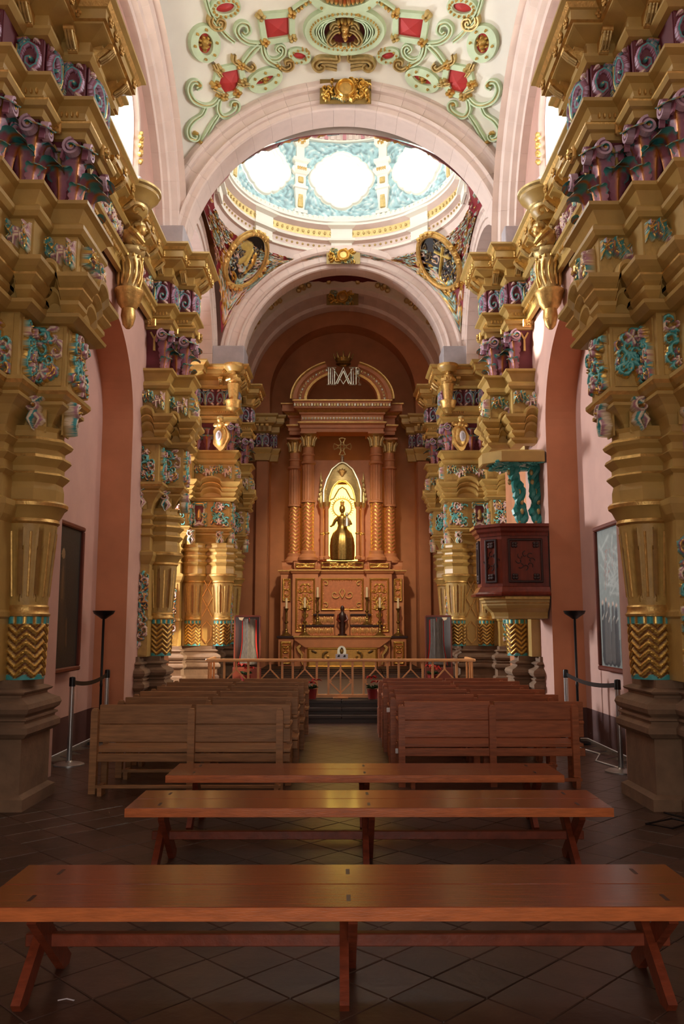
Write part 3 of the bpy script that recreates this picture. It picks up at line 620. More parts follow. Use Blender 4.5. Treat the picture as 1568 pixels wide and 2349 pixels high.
ym = MB(); ym.beam((0, -.05, 0), (0, -.05, .2), .03, .03, M_POLY, OCHRE, up=(0, 1, 0)); ym.beam((0, -.05, .19), (-.06, -.06, .3), .028, .03, M_POLY, OCHRE, up=(0, 1, 0)); ym.beam((0, -.05, .19), (.06, -.06, .3), .028, .03, M_POLY, OCHRE, up=(0, 1, 0)); YST = ym.mesh('stem')
rm_ = MB(); rm_.box(-.07, .07, -.05, 0, -.07, .07, M_GLD, bev=.015)
for k in range(8): a = k*pi/4; rm_.tube([(0, -.06, 0), (.05*cos(a), -.065, .05*sin(a))], [.012, .02], M_GLD, n=5)
rm_.ball(0, -.07, 0, .018, .018, .018, M_GLD, n=6, k=4); ROS = rm_.mesh('rosette')
rs_ = MB()
for k in range(6): a = k*pi/3; rs_.ball(.028*cos(a), -.012, .028*sin(a), .017, .014, .017, M_GLD, n=6, k=4)
rs_.ball(0, -.02, 0, .015, .015, .015, M_GLD, n=6, k=4); ROSS = rs_.mesh('rosette', True)
bm_ = MB(); ribbon(bm_, [(0, .12), (0, -.02)], [.05, .04], .12, M_GLD)
bm_.tube([(-.05, -.2, .09), (.05, -.2, .09)], .035, M_GLD, n=10); bm_.tube([(-.045, -.06, -.04), (.045, -.06, -.04)], .035, M_GLD, n=10); bm_.beam((0, -.2, .1), (0, -.05, -.04), .085, .05, M_GLD)
for k in range(3): bm_.tube([(-.03+.03*k, -.225, .06), (-.03+.03*k, -.17, .0), (-.03+.03*k, -.1, -.05)], .012, M_GLDP, n=5)
BRK = bm_.mesh('bracket')
# egg and leaf carving of the architraves
em = MB()
for k in range(7):
    x = -.15+.05*k; em.ball(x, -.012, 0, .015, .018, .032, M_GLD, n=6, k=4)
EGG = em.mesh('leaf_carving', True)

def lobes(n):                                    # shaft meshes shared by every pillar
    fm = MB(); NA_, NZ = 176, 22; V = []; Cc = []
    for i in range(NZ+1):
        t = i/NZ; z = 1.76+.74*t; r = .185+.055*t
        for j in range(NA_):
            a = 2*pi*j/NA_; q = abs(((a/(2*pi/8)) % 1)-.5)*2*pi/8*r*1.0
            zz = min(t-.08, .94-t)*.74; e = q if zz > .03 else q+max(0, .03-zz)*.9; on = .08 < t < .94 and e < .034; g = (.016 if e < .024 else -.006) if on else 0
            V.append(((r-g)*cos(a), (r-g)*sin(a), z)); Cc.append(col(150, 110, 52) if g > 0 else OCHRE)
    fm.add(V, [(i*NA_+j, i*NA_+(j+1) % NA_, (i+1)*NA_+(j+1) % NA_, (i+1)*NA_+j) for i in range(NZ) for j in range(NA_)], M_POLY, Cc); return fm.mesh('fluted_shaft', True)
FLUTED = lobes(8)
rod = MB(); rod.tube([(0, -.188, 1.84), (0, -.232, 2.43)], .0125, M_GLD, n=7); ROD = rod.mesh('gilt_rod', True)
zm = MB(); NA_, NZ = 84, 66; V = []; Cc = []
for i in range(NZ+1):
    t = i/NZ; z = 1.10+.56*t; r0 = .172+.014*t
    for j in range(NA_):
        a = 2*pi*j/NA_; u = (a/(2*pi/7)) % 1; tri = 1-abs(2*u-1); ph = ((z-1.1)/.075-tri*.95) % 1
        top = z > 1.6; g = .5-.5*cos(2*pi*ph)
        if top: g = .4+.4*sin(14*a); c = TEAL if g > .3 else GOLD
        elif z < 1.13+.02*sin(8*a): g = .6; c = TEAL
        else: c = GOLD if g > .62 else (OCHRE if g > .3 else col(110, 66, 24))
        V.append(((r0+.022*g)*cos(a), (r0+.022*g)*sin(a), z)); Cc.append(c)
zm.add(V, [(i*NA_+j, i*NA_+(j+1) % NA_, (i+1)*NA_+(j+1) % NA_, (i+1)*NA_+j) for i in range(NZ) for j in range(NA_)], M_POLY, Cc); ZIG = zm.mesh('zigzag_drum', True)
rg = MB(); G_, O_ = M_GLD, M_OCH
rp = [(.27, 2.70), (.27, 2.82), (.255, 2.88), (.3, 2.93), (.315, 2.95), (.3, 2.97), (.265, 2.985), (.265, 3.03), (.31, 3.08), (.325, 3.1), (.31, 3.13), (.265, 3.15), (.265, 3.19), (.32, 3.23), (.335, 3.26), (.31, 3.29), (.25, 3.31), (.25, 3.36), (.27, 3.40)]
rg.lathe([(r*1.06, z) for r, z in rp], 0, 0, 8, O_, a0=pi/8, a1=2*pi+pi/8, mats=[G_ if 4 <= i % 5 <= 4 or i in (4, 9, 14) else O_ for i in range(18)]); RINGS = rg.mesh('octagonal_rings')
cg = MB(); cg.lathe([(.22, 2.48), (.24, 2.5), (.262, 2.52), (.25, 2.55), (.27, 2.58), (.3, 2.64), (.325, 2.66), (.33, 2.69), (.31, 2.71), (.27, 2.72)], 0, 0, 40, O_, mats=[O_, G_, G_, O_, O_, O_, G_, G_, O_]); COLLAR = cg.mesh('collar', True)
bg = MB(); bg.lathe([(.17, 1.655), (.21, 1.665), (.215, 1.685), (.2, 1.70), (.195, 1.72), (.2, 1.75), (.19, 1.765)], 0, 0, 36, G_); BAND = bg.mesh('gilt_band', True)

# ============================================================ PILLARS
def pillar(sx, Yf, label, full=True, pulpit=False, cols3=False, dx=0., D=.44, third=False):
    T = thing('pillar', label, 'pillar', (sx*3.0, Yf+.35, 0))
    XW = 3.07 if not cols3 else 3.9; k0 = 2 if third else 0
    def loc(x, y, z=0): return (sx*x-T.location.x, y-T.location.y, z)
    def P(xo, yo, xi, yi, z=None):               # stepped plan wall > inner unit > outer unit > back
        pts = [(XW+.1, Yf-.36+yi), (xi, Yf-.36+yi), (xi, Yf+yo), (xo, Yf+yo), (xo, Yf+D-yo), (xi, Yf+D-yo), (xi, Yf+D+.36-yi), (XW+.1, Yf+D+.36-yi)]
        if third: x3 = 2.92+(xi-2.7)*.5; pts = [(XW+.3, Yf-.74+yi), (x3, Yf-.74+yi), (x3, Yf-.36+yi)]+pts[1:]
        return [(sx*x-T.location.x, y-T.location.y) for x, y in pts]
    sd = 1 if sx < 0 else -1
    if cols3: XI = lambda v: v+.62
    else: XI = lambda v: v
    def mould(name, xo, yo, xi, yi, prof, m=M_OCH, **kw):
        b = MB(); sweep(b, P(xo, yo, XI(xi), yi), prof, sd, m=m, **kw); return obj(name, b, T)
    RZ = pi/2 if sx < 0 else -pi/2
    fx = (2.48+XI(2.72))/2 if True else 0
    # pedestal of brown stone
    lo = .34 if cols3 else 0.
    pb = MB(); sweep(pb, P(2.71, .0, 2.95 if not cols3 else 3.45, -.02), [(.05, lo), (.05, lo+.1), (0, lo+.13), (0, .60), (.03, .61), (.07, .65), (.07, .70), (.03, .73), (.03, .75), (.05, .76), (.05, .775), (0.02, .79), (.06, .82), (.075, .86), (.06, .90), (0, .93), (-.03, .95), (-.03, .97), (0.0, .985), (.01, 1.0), (-.03, 1.02), (-.06, 1.03), (-.06, 1.10), (-.5, 1.105)], sd, m=M_BASE); obj('stone_pedestal', pb, T)
    bks = MB()
    cols = [(2.83, Yf+.28)] if not cols3 else [(2.66, Yf+.2), (3.3, Yf+.2)]
    # backing pilaster behind the shafts
    top0 = 3.36 if not pulpit else 2.55
    xi0 = 2.92 if not cols3 else 3.0
    b = MB(); sweep(b, [(sx*x-T.location.x, y-T.location.y) for x, y in ((XW+.4, Yf-.2), (xi0 if not cols3 else 3.55, Yf-.2), (xi0 if not cols3 else 3.55, Yf+.16), (2.86 if not cols3 else 2.55, Yf+.16), (2.86 if not cols3 else 2.55, Yf+D), (XW+.4, Yf+D))], [(-.3, 1.09), (0, 1.10), (0, 1.64), (.02, 1.66), (.02, 1.70), (0, 1.72), (0, 2.50), (.04, 2.56), (.07, 2.64), (.07, 2.69), (.0, 2.72), (0, 2.92), (.05, 2.95), (0, 2.98), (0, 3.05), (.06, 3.1), (0, 3.14), (0, 3.2), (.06, 3.25), (0, 3.3), (0, top0)] if not pulpit else [(-.3, 1.09), (0, 1.1), (0, 1.98), (-.3, 1.99)], sd); obj('backing_pilaster', b, T)
    for z in ((1.0,) if not pulpit else ()):
        put('vine_strip', RV, T, loc(3.02 if not cols3 else 3.72, Yf-.2, 1.80), scale=(.9, 1, 1))
        put('vine_strip', RV, T, loc(2.86 if not cols3 else 2.55, Yf+.5, 1.80), RZ, scale=(.8, 1, 1))
    if cols3:                                   # diamond strapwork between the two shafts
        b = MB(); cx = loc(2.98, 0)[0]; y = loc(0, Yf+.12)[1]
        b.box(cx-.15, cx+.15, y, y+.1, 1.1, 2.5, M_OCH, bev=.01)
        for z in (1.15, 1.75, 2.2):
            h = .42 if z > 1.2 else .5
            for s in (-1, 1): ribbon(b, [(cx+s*.11, z), (cx, z+h*.5), (cx+s*.11, z+h)] if z > 1.2 else [(cx, z), (cx+s*.1, z+.12), (cx+s*.1, z+.38), (cx, z+.5)], .014, .02, M_GLD, y=y)
        obj('strapwork_panel', b, T)
    for cx, cy in cols:
        q = loc(cx, cy)
        put('zigzag_drum', ZIG, T, q, .2); put('gilt_band', BAND, T, q)
        if pulpit: continue
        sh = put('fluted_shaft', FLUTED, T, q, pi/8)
        for k in range(8): put('gilt_rod', ROD, sh, (0, 0, 0), k*pi/4+pi/2-pi/8+pi/8)
        put('collar', COLLAR, T, q); put('octagonal_rings', RINGS, T, q)
    if not pulpit:
        # inverted bell under the block, foliage brackets
        mould('tapered_neck', 2.60, .14, 2.86, .12, [(-.06, 3.34), (-.05, 3.38), (-.03, 3.45), (.02, 3.53), (.07, 3.58), (.10, 3.60), (.10, 3.63, G_), (.07, 3.645), (.10, 3.66), (.13, 3.69, G_), (.15, 3.72), (.15, 3.755, G_), (.08, 3.775), (-.3, 3.78)])
        for x_, y_, r_ in ((2.63 if not cols3 else 2.6, Yf+.12, 0), (2.95 if not cols3 else 3.2, Yf-.2, 0)): put('foliage_bracket', RGB, T, loc(x_+.12, y_-.02, 3.52), r_, scale=(.9, 1.3, .8))
        put('foliage_bracket', RGB, T, loc(2.56, Yf+.3, 3.52), RZ, scale=(.9, 1.3, .8))
        mould('carved_block', 2.50, .06, 2.80, .06, [(-.1, 3.77), (0, 3.775), (0, 4.36), (-.1, 4.37)])
        put('carved_panel', RB[0] if not cols3 else RB[1], T, loc(2.74 if not cols3 else 2.72, Yf+.06, 4.06), 0, scale=(.92, 1, 1.0))
        put('carved_panel', RBN if not cols3 else RB[2], T, loc(2.98 if not cols3 else 3.68, Yf-.30, 4.06), 0)
        if cols3: put('carved_crest', RCR, T, loc(3.2, Yf+.06, 4.06), 0, scale=(.8, 1, 1))
        put('carved_panel', RB[1], T, loc(2.50, Yf+D/2, 4.06), RZ, scale=(min(1.05, .68*D/.44), 1, 1))
        put('carved_panel', RBN, T, loc(XI(2.80), Yf-.12, 4.06), RZ, scale=(.8, 1, 1))
    # mixtilinear cornice: fillets that arch up in the middle of each face
    base = P(2.46, .03, XI(2.76), .03); path = []; lift = []
    for i in range(len(base)-1):
        a, b2 = Vector(base[i]), Vector(base[i+1]); L_ = (b2-a).length; n_ = 28
        for k in range(n_ if i < len(base)-2 else n_+1):
            t = (k/n_)*.0+.5-.5*cos(pi*k/n_)*(1-.25*sin(pi*k/n_)**2); path.append(tuple(a+(b2-a)*t)); s = abs(t-.5)*2
            lift.append(.0 if not (i == 3+k0 or (i % 2 == 0 and i <= 2+k0)) else .13*sqrt(max(0, 1-(s/.52)**2)))
    b = MB(); sweep(b, path, [(-.02, 4.42), (.02, 4.44), (.08, 4.50), (.10, 4.52), (.10, 4.56, G_), (.07, 4.57), (.11, 4.60), (.15, 4.64, G_), (.15, 4.66), (.12, 4.67), (.17, 4.71), (.21, 4.75), (.21, 4.79, G_), (.18, 4.80), (-.05, 4.83)], sd, lift=lift); obj('arched_cornice', b, T)
    mould('cornice_shelf', 2.48, .05, 2.78, .05, [(-.1, 4.355), (.06, 4.36), (.13, 4.40), (.14, 4.43, G_), (.10, 4.45), (-.1, 4.46)])
    mould('upper_block', 2.42, .02, 2.70, .02, [(0, 4.46), (0, 5.22), (.04, 5.23), (.07, 5.27), (.07, 5.31), (.04, 5.34), (0, 5.36), (.02, 5.40), (.06, 5.47), (.11, 5.50), (.11, 5.535, G_), (-.2, 5.54)])
    for x_, y_, r_, s_ in ((2.64 if not cols3 else 2.68, Yf+.02, 0, .92), (2.9 if not cols3 else 3.55, Yf-.34, 0, .8), (3.12 if cols3 else 2.42, Yf+.02 if cols3 else Yf+D/2, 0 if cols3 else RZ, 1.0), (2.42, Yf+D/2, RZ, .85)): put('flower_garland', RG, T, loc(x_, y_, 5.03), r_, scale=(s_, 1, 1.25))
    # capital with two rows of acanthus, volutes, stems
    b = MB(); sweep(b, P(2.50, .10, XI(2.78), .10), [(0, 5.53), (0, 5.95), (.03, 6.1), (.07, 6.2), (-.2, 6.205)], sd, m=M_BURG); cap = obj('capital', b, T)
    def leafrow(z, sc, step, ph, me):
        pts = P(2.50, .10, XI(2.78), .10)[1:6+k0]
        for i in range(len(pts)-1):
            a, b2 = Vector(pts[i]), Vector(pts[i+1]); L_ = (b2-a).length; d = (b2-a).normalized(); nrm = Vector((d.y, -d.x))*sd
            if nrm.y > .5: continue
            ang = atan2(nrm.y, nrm.x)+pi/2; n_ = max(1, round(L_/step))
            for k in range(n_):
                t = (k+.5+ph)/n_
                if t > 1: t = 1
                p = a+(b2-a)*t; an = ang
                put('acanthus_leaf', me, cap, (p.x, p.y, z), an, scale=(sc, sc, sc))
    def corners(z, sc, me, what):
        pts = P(2.50, .10, XI(2.78), .10)
        for i, n2 in ((1, (1*-sx, -1)), (1+k0, (-sx, -1)), (3+k0, (-sx, -1)), (4+k0, (-sx, 1))):
            ang = atan2(n2[1], n2[0])+pi/2; p = pts[i]; put(what, me, cap, (p[0], p[1], z), ang, scale=(sc, sc, sc))
    leafrow(5.53, 1.25, .24, 0, LF); leafrow(5.87, .8, .24, 0, LF2)
    corners(5.53, .85, LF2, 'acanthus_leaf'); corners(5.74, 1.25, LF, 'acanthus_leaf')
    pts = P(2.50, .10, XI(2.78), .10)
    for i in (1, 2, 3, 4)+((5, 6) if third else ()):
        for rz_, off in ((0, (0, -1)), (RZ, (-sx, 0))):
            if i == 4+k0 and rz_ == 0: continue
            if i in (1,) and rz_: pass
            put('volute', VOL, cap, (pts[i][0]+off[0]*.09*1+(-.0), pts[i][1]+off[1]*.09, 6.10), rz_, scale=(1.15 if i % 2 else -1.15, 1, 1.15))
    for x_, y_, r_ in ((2.64, Yf+.10, 0), (2.92 if not cols3 else 3.6, Yf-.26, 0), (2.50, Yf+D/2, RZ)): put('stem', YST, cap, loc(x_, y_, 5.86), r_)
    # abacus, architrave
    mould('architrave', 2.44, .04, 2.72, .04, [(-.1, 6.19), (.05, 6.195), (.07, 6.24), (.07, 6.26), (.11, 6.27), (.13, 6.31, G_), (.13, 6.33), (.03, 6.34), (.03, 6.375), (.06, 6.385), (.06, 6.40, G_), (.04, 6.41), (.05, 6.46), (.09, 6.51), (.13, 6.53), (.15, 6.54), (.15, 6.575, G_), (-.2, 6.585)])
    for x_, y_, r_ in ((2.62 if not cols3 else 2.75, Yf, 0), (2.88 if not cols3 else 3.6, Yf-.36, 0), (2.40, Yf+D/2, RZ)): put('leaf_carving', EGG, T, loc(x_, y_, 6.45), r_)
    for x_, y_, r_ in ((2.66, Yf-.06, 0), (2.94, Yf-.42, 0), (2.34, Yf+D/2, RZ)):
        if not cols3: put('rosette', ROS, T, loc(x_, y_, 6.27), r_)
    mould('frieze', 2.42, .03, 2.70, .03, [(0, 6.58), (0, 7.0)], m=M_BURG)
    put('frieze_panel', RF, T, loc(2.62 if not cols3 else 2.66, Yf+.02, 6.79))
    if cols3: put('frieze_panel', RF, T, loc(3.1, Yf+.02, 6.79))
    put('frieze_panel', RF, T, loc(2.91 if not cols3 else 3.6, Yf-.33, 6.79)); put('frieze_panel', RF if D < .6 else RFW, T, loc(2.41, Yf+D/2, 6.79), RZ, scale=(.98, 1, 1))
    if third: put('frieze_panel', RF, T, loc(3.13, Yf-.71, 6.79)); put('carved_panel', RB[2], T, loc(3.3, Yf-.68, 4.06))
    put('frieze_panel', RF, T, loc(XI(2.69), Yf-.14, 6.79), RZ, scale=(.7, 1, 1))
    c = mould('cornice', 2.42, .03, 2.70, .03, [(0, 6.99), (.05, 7.0), (.09, 7.04), (.09, 7.07, G_), (.04, 7.09), (.05, 7.2), (.20, 7.26), (.22, 7.27), (.22, 7.29, G_), (.25, 7.30), (.25, 7.40), (.27, 7.41, G_), (.30, 7.45), (.34, 7.48), (.34, 7.51, G_), (-.4, 7.53)])
    for x_, y_, r_ in ((2.52, Yf+.0, 0), (2.74, Yf+.0, 0), (2.82, Yf-.36, 0), (3.0, Yf-.36, 0), (2.40, Yf+.1, RZ), (2.40, Yf+D-.1, RZ)):
        if cols3 and x_ > 2.75: x_ += .62
        put('bracket', BRK, c, loc(x_, y_, 7.12), r_)
    for x_, y_, r_ in ((2.45, Yf-.22, 0), (2.66, Yf-.22, 0), (2.86, Yf-.58, 0), (2.17, Yf-.1, RZ), (2.17, Yf+.1, RZ), (2.17, Yf+.3, RZ), (2.17, Yf+D+.1, RZ), (2.45, Yf-.4, RZ)):
        if cols3 and r_ == 0 and x_ > 2.8: x_ += .62
        put('rosette', ROSS, c, loc(x_, y_, 7.35), r_, scale=(1.2, 1.2, 1.2))
    T.location.x += sx*dx; return T
SN = {-1: 'left', 1: 'right'}
pillar(-1, 7.42, dx=.05, D=.72, third=True, label='near carved ochre pillar on the left, closest to the camera, beside the dark painting')
pillar(1, 7.42, dx=.03, D=.72, third=True, label='near carved ochre pillar on the right, closest to the camera, beside the grey painting')
pillar(-1, 12.95, 'middle ochre pillar on the left, between the wall niche and the altar rail')
pillar(1, 12.95, 'middle ochre pillar on the right, the one interrupted by the wooden pulpit', pulpit=True)
pillar(-1, 18.75, 'far broad ochre pillar left of the altar with two shafts and strapwork', cols3=True)
pillar(1, 18.75, 'far broad ochre pillar right of the altar with two shafts and strapwork', cols3=True)

pillar(-1, 20.35, 'slim ochre pillar inside the chancel, just behind the far left pillar', dx=-.16)
pillar(1, 20.35, 'slim ochre pillar inside the chancel, just behind the far right pillar', dx=-.16)

# straight entablature along the nave walls between the pillars
for sx in (-1, 1):
    T = thing('entablature', 'gilded entablature along the %s nave wall above the niche arch' % SN[sx], 'entablature', (sx*3.0, 10.4, 6.3))
    sd = 1 if sx < 0 else -1; sw = lambda pr_, m=M_OCH: None
    RZ = pi/2 if sx < 0 else -pi/2
    pth = [(-sx*.02+0, 8.3-10.4), (-sx*.02, 12.75-10.4)]
    if sx > 0: pth = pth
    def part(name, prof, m=M_OCH):
        b = MB(); sweep(b, pth, [(q[0], q[1]-6.3)+tuple(q[2:]) for q in prof], sd, m=m); return obj(name, b, T)
    part('architrave', [(-.02, 6.30), (.04, 6.31), (.04, 6.37, G_), (.02, 6.38), (.03, 6.45), (.08, 6.51), (.12, 6.53), (.13, 6.57, G_), (-.02, 6.58)])
    part('frieze', [(0, 6.58), (0, 7.0)], M_BURG)
    c = part('cornice', [(0, 6.99), (.05, 7.0), (.09, 7.04), (.09, 7.07, G_), (.04, 7.09), (.05, 7.2), (.16, 7.26), (.18, 7.27), (.18, 7.29, G_), (.21, 7.30), (.21, 7.40), (.22, 7.41, G_), (.25, 7.45), (.29, 7.48), (.29, 7.51, G_), (-.05, 7.53)])
    for k in range(4): put('frieze_panel', RN, T, (-sx*.02, -1.6+k*1.15, .49), RZ, scale=(.95, 1, 1))
    for k in range(9): put('bracket', BRK, c, (-sx*.04, -1.9+k*.48, .82), RZ)
    for k in range(11): put('rosette', ROSS, c, (-sx*.24, -2.0+k*.4, 1.05), RZ, scale=(1.3, 1.3, 1.3))
    for k in range(10): put('leaf_carving', EGG, T, (-sx*.09, -1.9+k*.43, .16), RZ)
    # herm bracket over the arch
    H = thing('corbel_figure', 'gilded herm figure standing out of the %s nave cornice above the niche arch' % SN[sx], 'sculpture', (sx*2.86, 10.8, 5.3))
    b = MB(); b.lathe([(.03, .25), (.07, .3), (.1, .42), (.09, .52), (.15, .6), (.18, .72), (.2, .75), (.2, .78)], 0, 0, 20, M_GLD); obj('base', b, H, True)
    b = MB(); b.lathe([(.10, .78), (.13, .95), (.15, 1.15), (.15, 1.26), (.19, 1.3), (.2, 1.33), (.2, 1.36), (.15, 1.38)], 0, 0, 24, M_GLDP)
    for k in range(12):
        a = k*pi/6
        b.tube([(-sx*(.145+.02*sin(t*2))*cos(a+.25*sin(3*t)), (.145+.02*sin(t*2))*sin(a+.25*sin(3*t)), .84+.36*t) for t in [i/8 for i in range(9)]], [.008, .016, .02, .016, .01, .016, .02, .014, .006], M_GLD, n=6)
        b.ball(-sx*.165*cos(a), .165*sin(a), 1.24, .02, .02, .025, M_GLD, n=6, k=4)
    obj('tapered_shaft', b, H, True)
    b = MB(); b.ball(-sx*.02, 0, 1.52, .15, .16, .16, M_GLD, n=14, k=9, bump=.1); b.ball(-sx*.13, 0, 1.66, .075, .075, .09, M_GLD, n=12, k=8); b.ball(-sx*.2, 0, 1.65, .02, .018, .022, M_GLDP, n=7, k=5); b.ball(-sx*.11, 0, 1.72, .085, .09, .06, M_GLDP, n=12, k=6, bump=.15)
    for q in (-1, 1):
        for j in range(3): b.tube([(-sx*(.05+.05*j), q*.12, 1.45-.05*j), (-sx*(.12+.05*j), q*.1, 1.38-.02*j), (-sx*(.14+.03*j), q*.02, 1.36)], [.02, .025, .015], M_GLDP, n=6)
    for q in (-1, 1): b.tube([(-sx*.03, q*.15, 1.6), (-sx*.12, q*.2, 1.5), (-sx*.2, q*.1, 1.42)], [.045, .04, .03], M_GLD, n=8); b.tube([(-sx*.12+(.09-.009*i)*cos(i*.7), q*.2, 1.84+(.09-.009*i)*sin(i*.7)) for i in range(9)], .02, M_GLD, n=6)
    obj('bust', b, H, True)
    b = MB(); b.lathe([(.14, 1.84), (.2, 1.9), (.22, 1.94), (.22, 1.98), (.25, 2.0), (.27, 2.05), (.33, 2.1), (.36, 2.13), (.36, 2.17), (.39, 2.19), (.39, 2.22), (.1, 2.225)], 0, 0, 40, M_GLDP, mats=[M_OCH, M_OCH, M_GLDP, M_GLDP, M_OCH, M_OCH, M_OCH, M_OCH, M_GLDP, M_GLDP, M_OCH]); obj('rounded_cornice', b, H, True)
    b = MB(); b.box(-.2, .2, -.2, .2, 0, .42, M_GREYST, bev=.02)
    o = obj('stone_block', b, None, loc=(sx*3.02, 11.35, 7.53), rz=.1*sx); tag(o, 'plain grey stone block standing on the %s nave cornice under the high window' % SN[sx], 'block')
# apse corner entablatures
for sx in (-1, 1):
    T = thing('pilaster', 'plain terracotta pilaster with gilded entablature %s of the high altar' % SN[sx], 'pilaster', (sx*2.3+.1, 23.45, 0)); sd = 1 if sx < 0 else -1
    cx = 0
    b = MB(); b.box(-.17, .17, -.16, .1, .35, 6.2, M_TAN, bev=.02); obj('shaft', b, T)
    pp = [(-.45*-sx*-1, .1), (-.45*-sx*-1, -.12), (0, -.12)]
    path = [(-.42, .2), (-.42, -.02), (-.2, -.02), (-.2, -.2), (.2, -.2), (.2, -.02), (.42, -.02), (.42, .2)]
    b = MB(); sweep(b, path, [(-.1, 6.2), (0, 6.21), (.02, 6.3), (.05, 6.4, G_), (.03, 6.42), (.08, 6.52), (.09, 6.57, G_), (-.02, 6.58)]); obj('architrave', b, T)
    b = MB(); sweep(b, path, [(-.02, 6.58), (-.02, 7.0)], m=M_BURG); obj('frieze', b, T); put('frieze_panel', RF, T, (0, -.2, 6.79), 0, scale=(.95, .6, 1))
    for s in (-1, 1): put('frieze_panel', RF, T, (s*.31, -.02, 6.79), 0, scale=(.5, .6, 1))
    b = MB(); sweep(b, path, [(-.02, 7.0), (.05, 7.05), (.06, 7.2), (.18, 7.27), (.18, 7.3, G_), (.2, 7.3), (.2, 7.42), (.25, 7.47), (.26, 7.52, G_), (-.3, 7.53)]); c = obj('cornice', b, T)
    for k in range(4): put('rosette', ROSS, c, (-.39+.26*k, -.42 if 0 < k < 3 else -.25, 7.36)); 
    for k in range(3): put('bracket', BRK, c, (-.14+.14*k, -.22, 7.12), 0, scale=(.8, .6, 1))
# ============================================================ STUCCO ON THE VAULT (laid on the sphere of the sail vault)
def onV(u, v, off=0.):
    d = ray(u, v).normalized(); o = Vector((0, 0, EYE))-VC; bq = o.dot(d); cq = o.dot(o)-VR*VR
    p = o+d*(-bq+sqrt(max(0, bq*bq-cq))); return VC+p*(1-off/VR)
def mirr(p, s): return (p[0] if s < 0 else 2*788-p[0], p[1])
def vstrap(mb, pts, w, th, m=M_MINT, groove=True, closed=False, base=0.):
    P = [Vector(p) for p in pts]
    fine = []                                   # smooth the control line
    n = len(P); rng = range(n if closed else n-1)
    for i in rng:
        p0, p1, p2, p3 = (P[(i-1) % n] if closed or i > 0 else P[0]), P[i], P[(i+1) % n], (P[(i+2) % n] if closed or i+2 < n else P[-1])
        for k in range(5):
            t = k/5; fine.append(.5*((2*p1)+(p2-p0)*t+(2*p0-5*p1+4*p2-p3)*t*t+(3*p1-p0-3*p2+p3)*t**3))
    if not closed: fine.append(P[-1])
    k = len(fine); V = []; cs = ((-1, 0), (-.85, 1), (-.35, 1), (-.2, .6), (.2, .6), (.35, 1), (.85, 1), (1, 0)) if groove else ((-1, 0), (-.8, 1), (.8, 1), (1, 0))
    for i, p in enumerate(fine):
        a = fine[(i+1) % k] if closed or i < k-1 else p; b = fine[i-1] if closed or i > 0 else p
        t = (a-b).normalized(); nn = Vector((-t.y, t.x)); ww = w*(1 if closed else (.75+.25*sin(pi*min(1, i/(k-1)*1.0))))
        for c_, h in cs: q = p+nn*c_*ww; V.append(onV(q.x, q.y, base+th*h-.01))
    q = len(cs); L_ = k if closed else k-1; i1 = mb.mi(m); b0 = len(mb.v); mb.v += [tuple(x) for x in V]; mb.c += [OCHRE]*len(V); ig = mb.mi(M_GLDP)
    for i in range(L_):
        for j in range(q-1):
            mb.f.append((b0+i*q+j, b0+i*q+j+1, b0+((i+1) % k)*q+j+1, b0+((i+1) % k)*q+j)); mb.m.append(ig if groove and j == 3 else i1)
def vblob(mb, u, v, r, th, m=M_GLD, n=9, bump=.15):
    c = onV(u, v, 0); ex = (onV(u+r, v)-c); ey = (onV(u, v+r)-c); nz = (VC-c).normalized(); V = []
    for i in range(6):
        t = pi/2*i/5
        for j in range(n): a = 2*pi*j/n; q = 1+bump*sin(3*a+i); V.append(c+ex*cos(a)*cos(t)*q+ey*sin(a)*cos(t)*q+nz*(th*sin(t)))
    mb.add(V, [(i*n+j, i*n+(j+1) % n, (i+1)*n+(j+1) % n, (i+1)*n+j) for i in range(5) for j in range(n)], m)
def vfan(mb, poly, th, m, apex=0.):
    cx = sum(p[0] for p in poly)/len(poly); cy = sum(p[1] for p in poly)/len(poly)
    V = [onV(cx, cy, th+apex)]+[onV(p[0], p[1], th) for p in poly]; n = len(poly); mb.add(V, [(0, 1+i, 1+(i+1) % n) for i in range(n)], m)
def ell(cx, cy, rx, ry, rot, n=14): return [(cx+rx*cos(a)*cos(rot)-ry*sin(a)*sin(rot), cy+rx*cos(a)*sin(rot)+ry*sin(a)*cos(rot)) for a in [2*pi*i/n for i in range(n)]]
def vhead(mb, u, v, s):
    vblob(mb, u, v-4*s, 9*s, .13*s); vblob(mb, u, v+6*s, 6*s, .12*s)
    for a in range(7): vblob(mb, u+11*s*cos(a*.9), v-2+11*s*sin(a*.9), 4*s, .07*s)
    vblob(mb, u-3*s, v-5*s, 2*s, .15*s); vblob(mb, u+3*s, v-5*s, 2*s, .15*s); vblob(mb, u, v+1*s, 2.4*s, .16*s); vblob(mb, u, v+15*s, 4*s, .08*s)
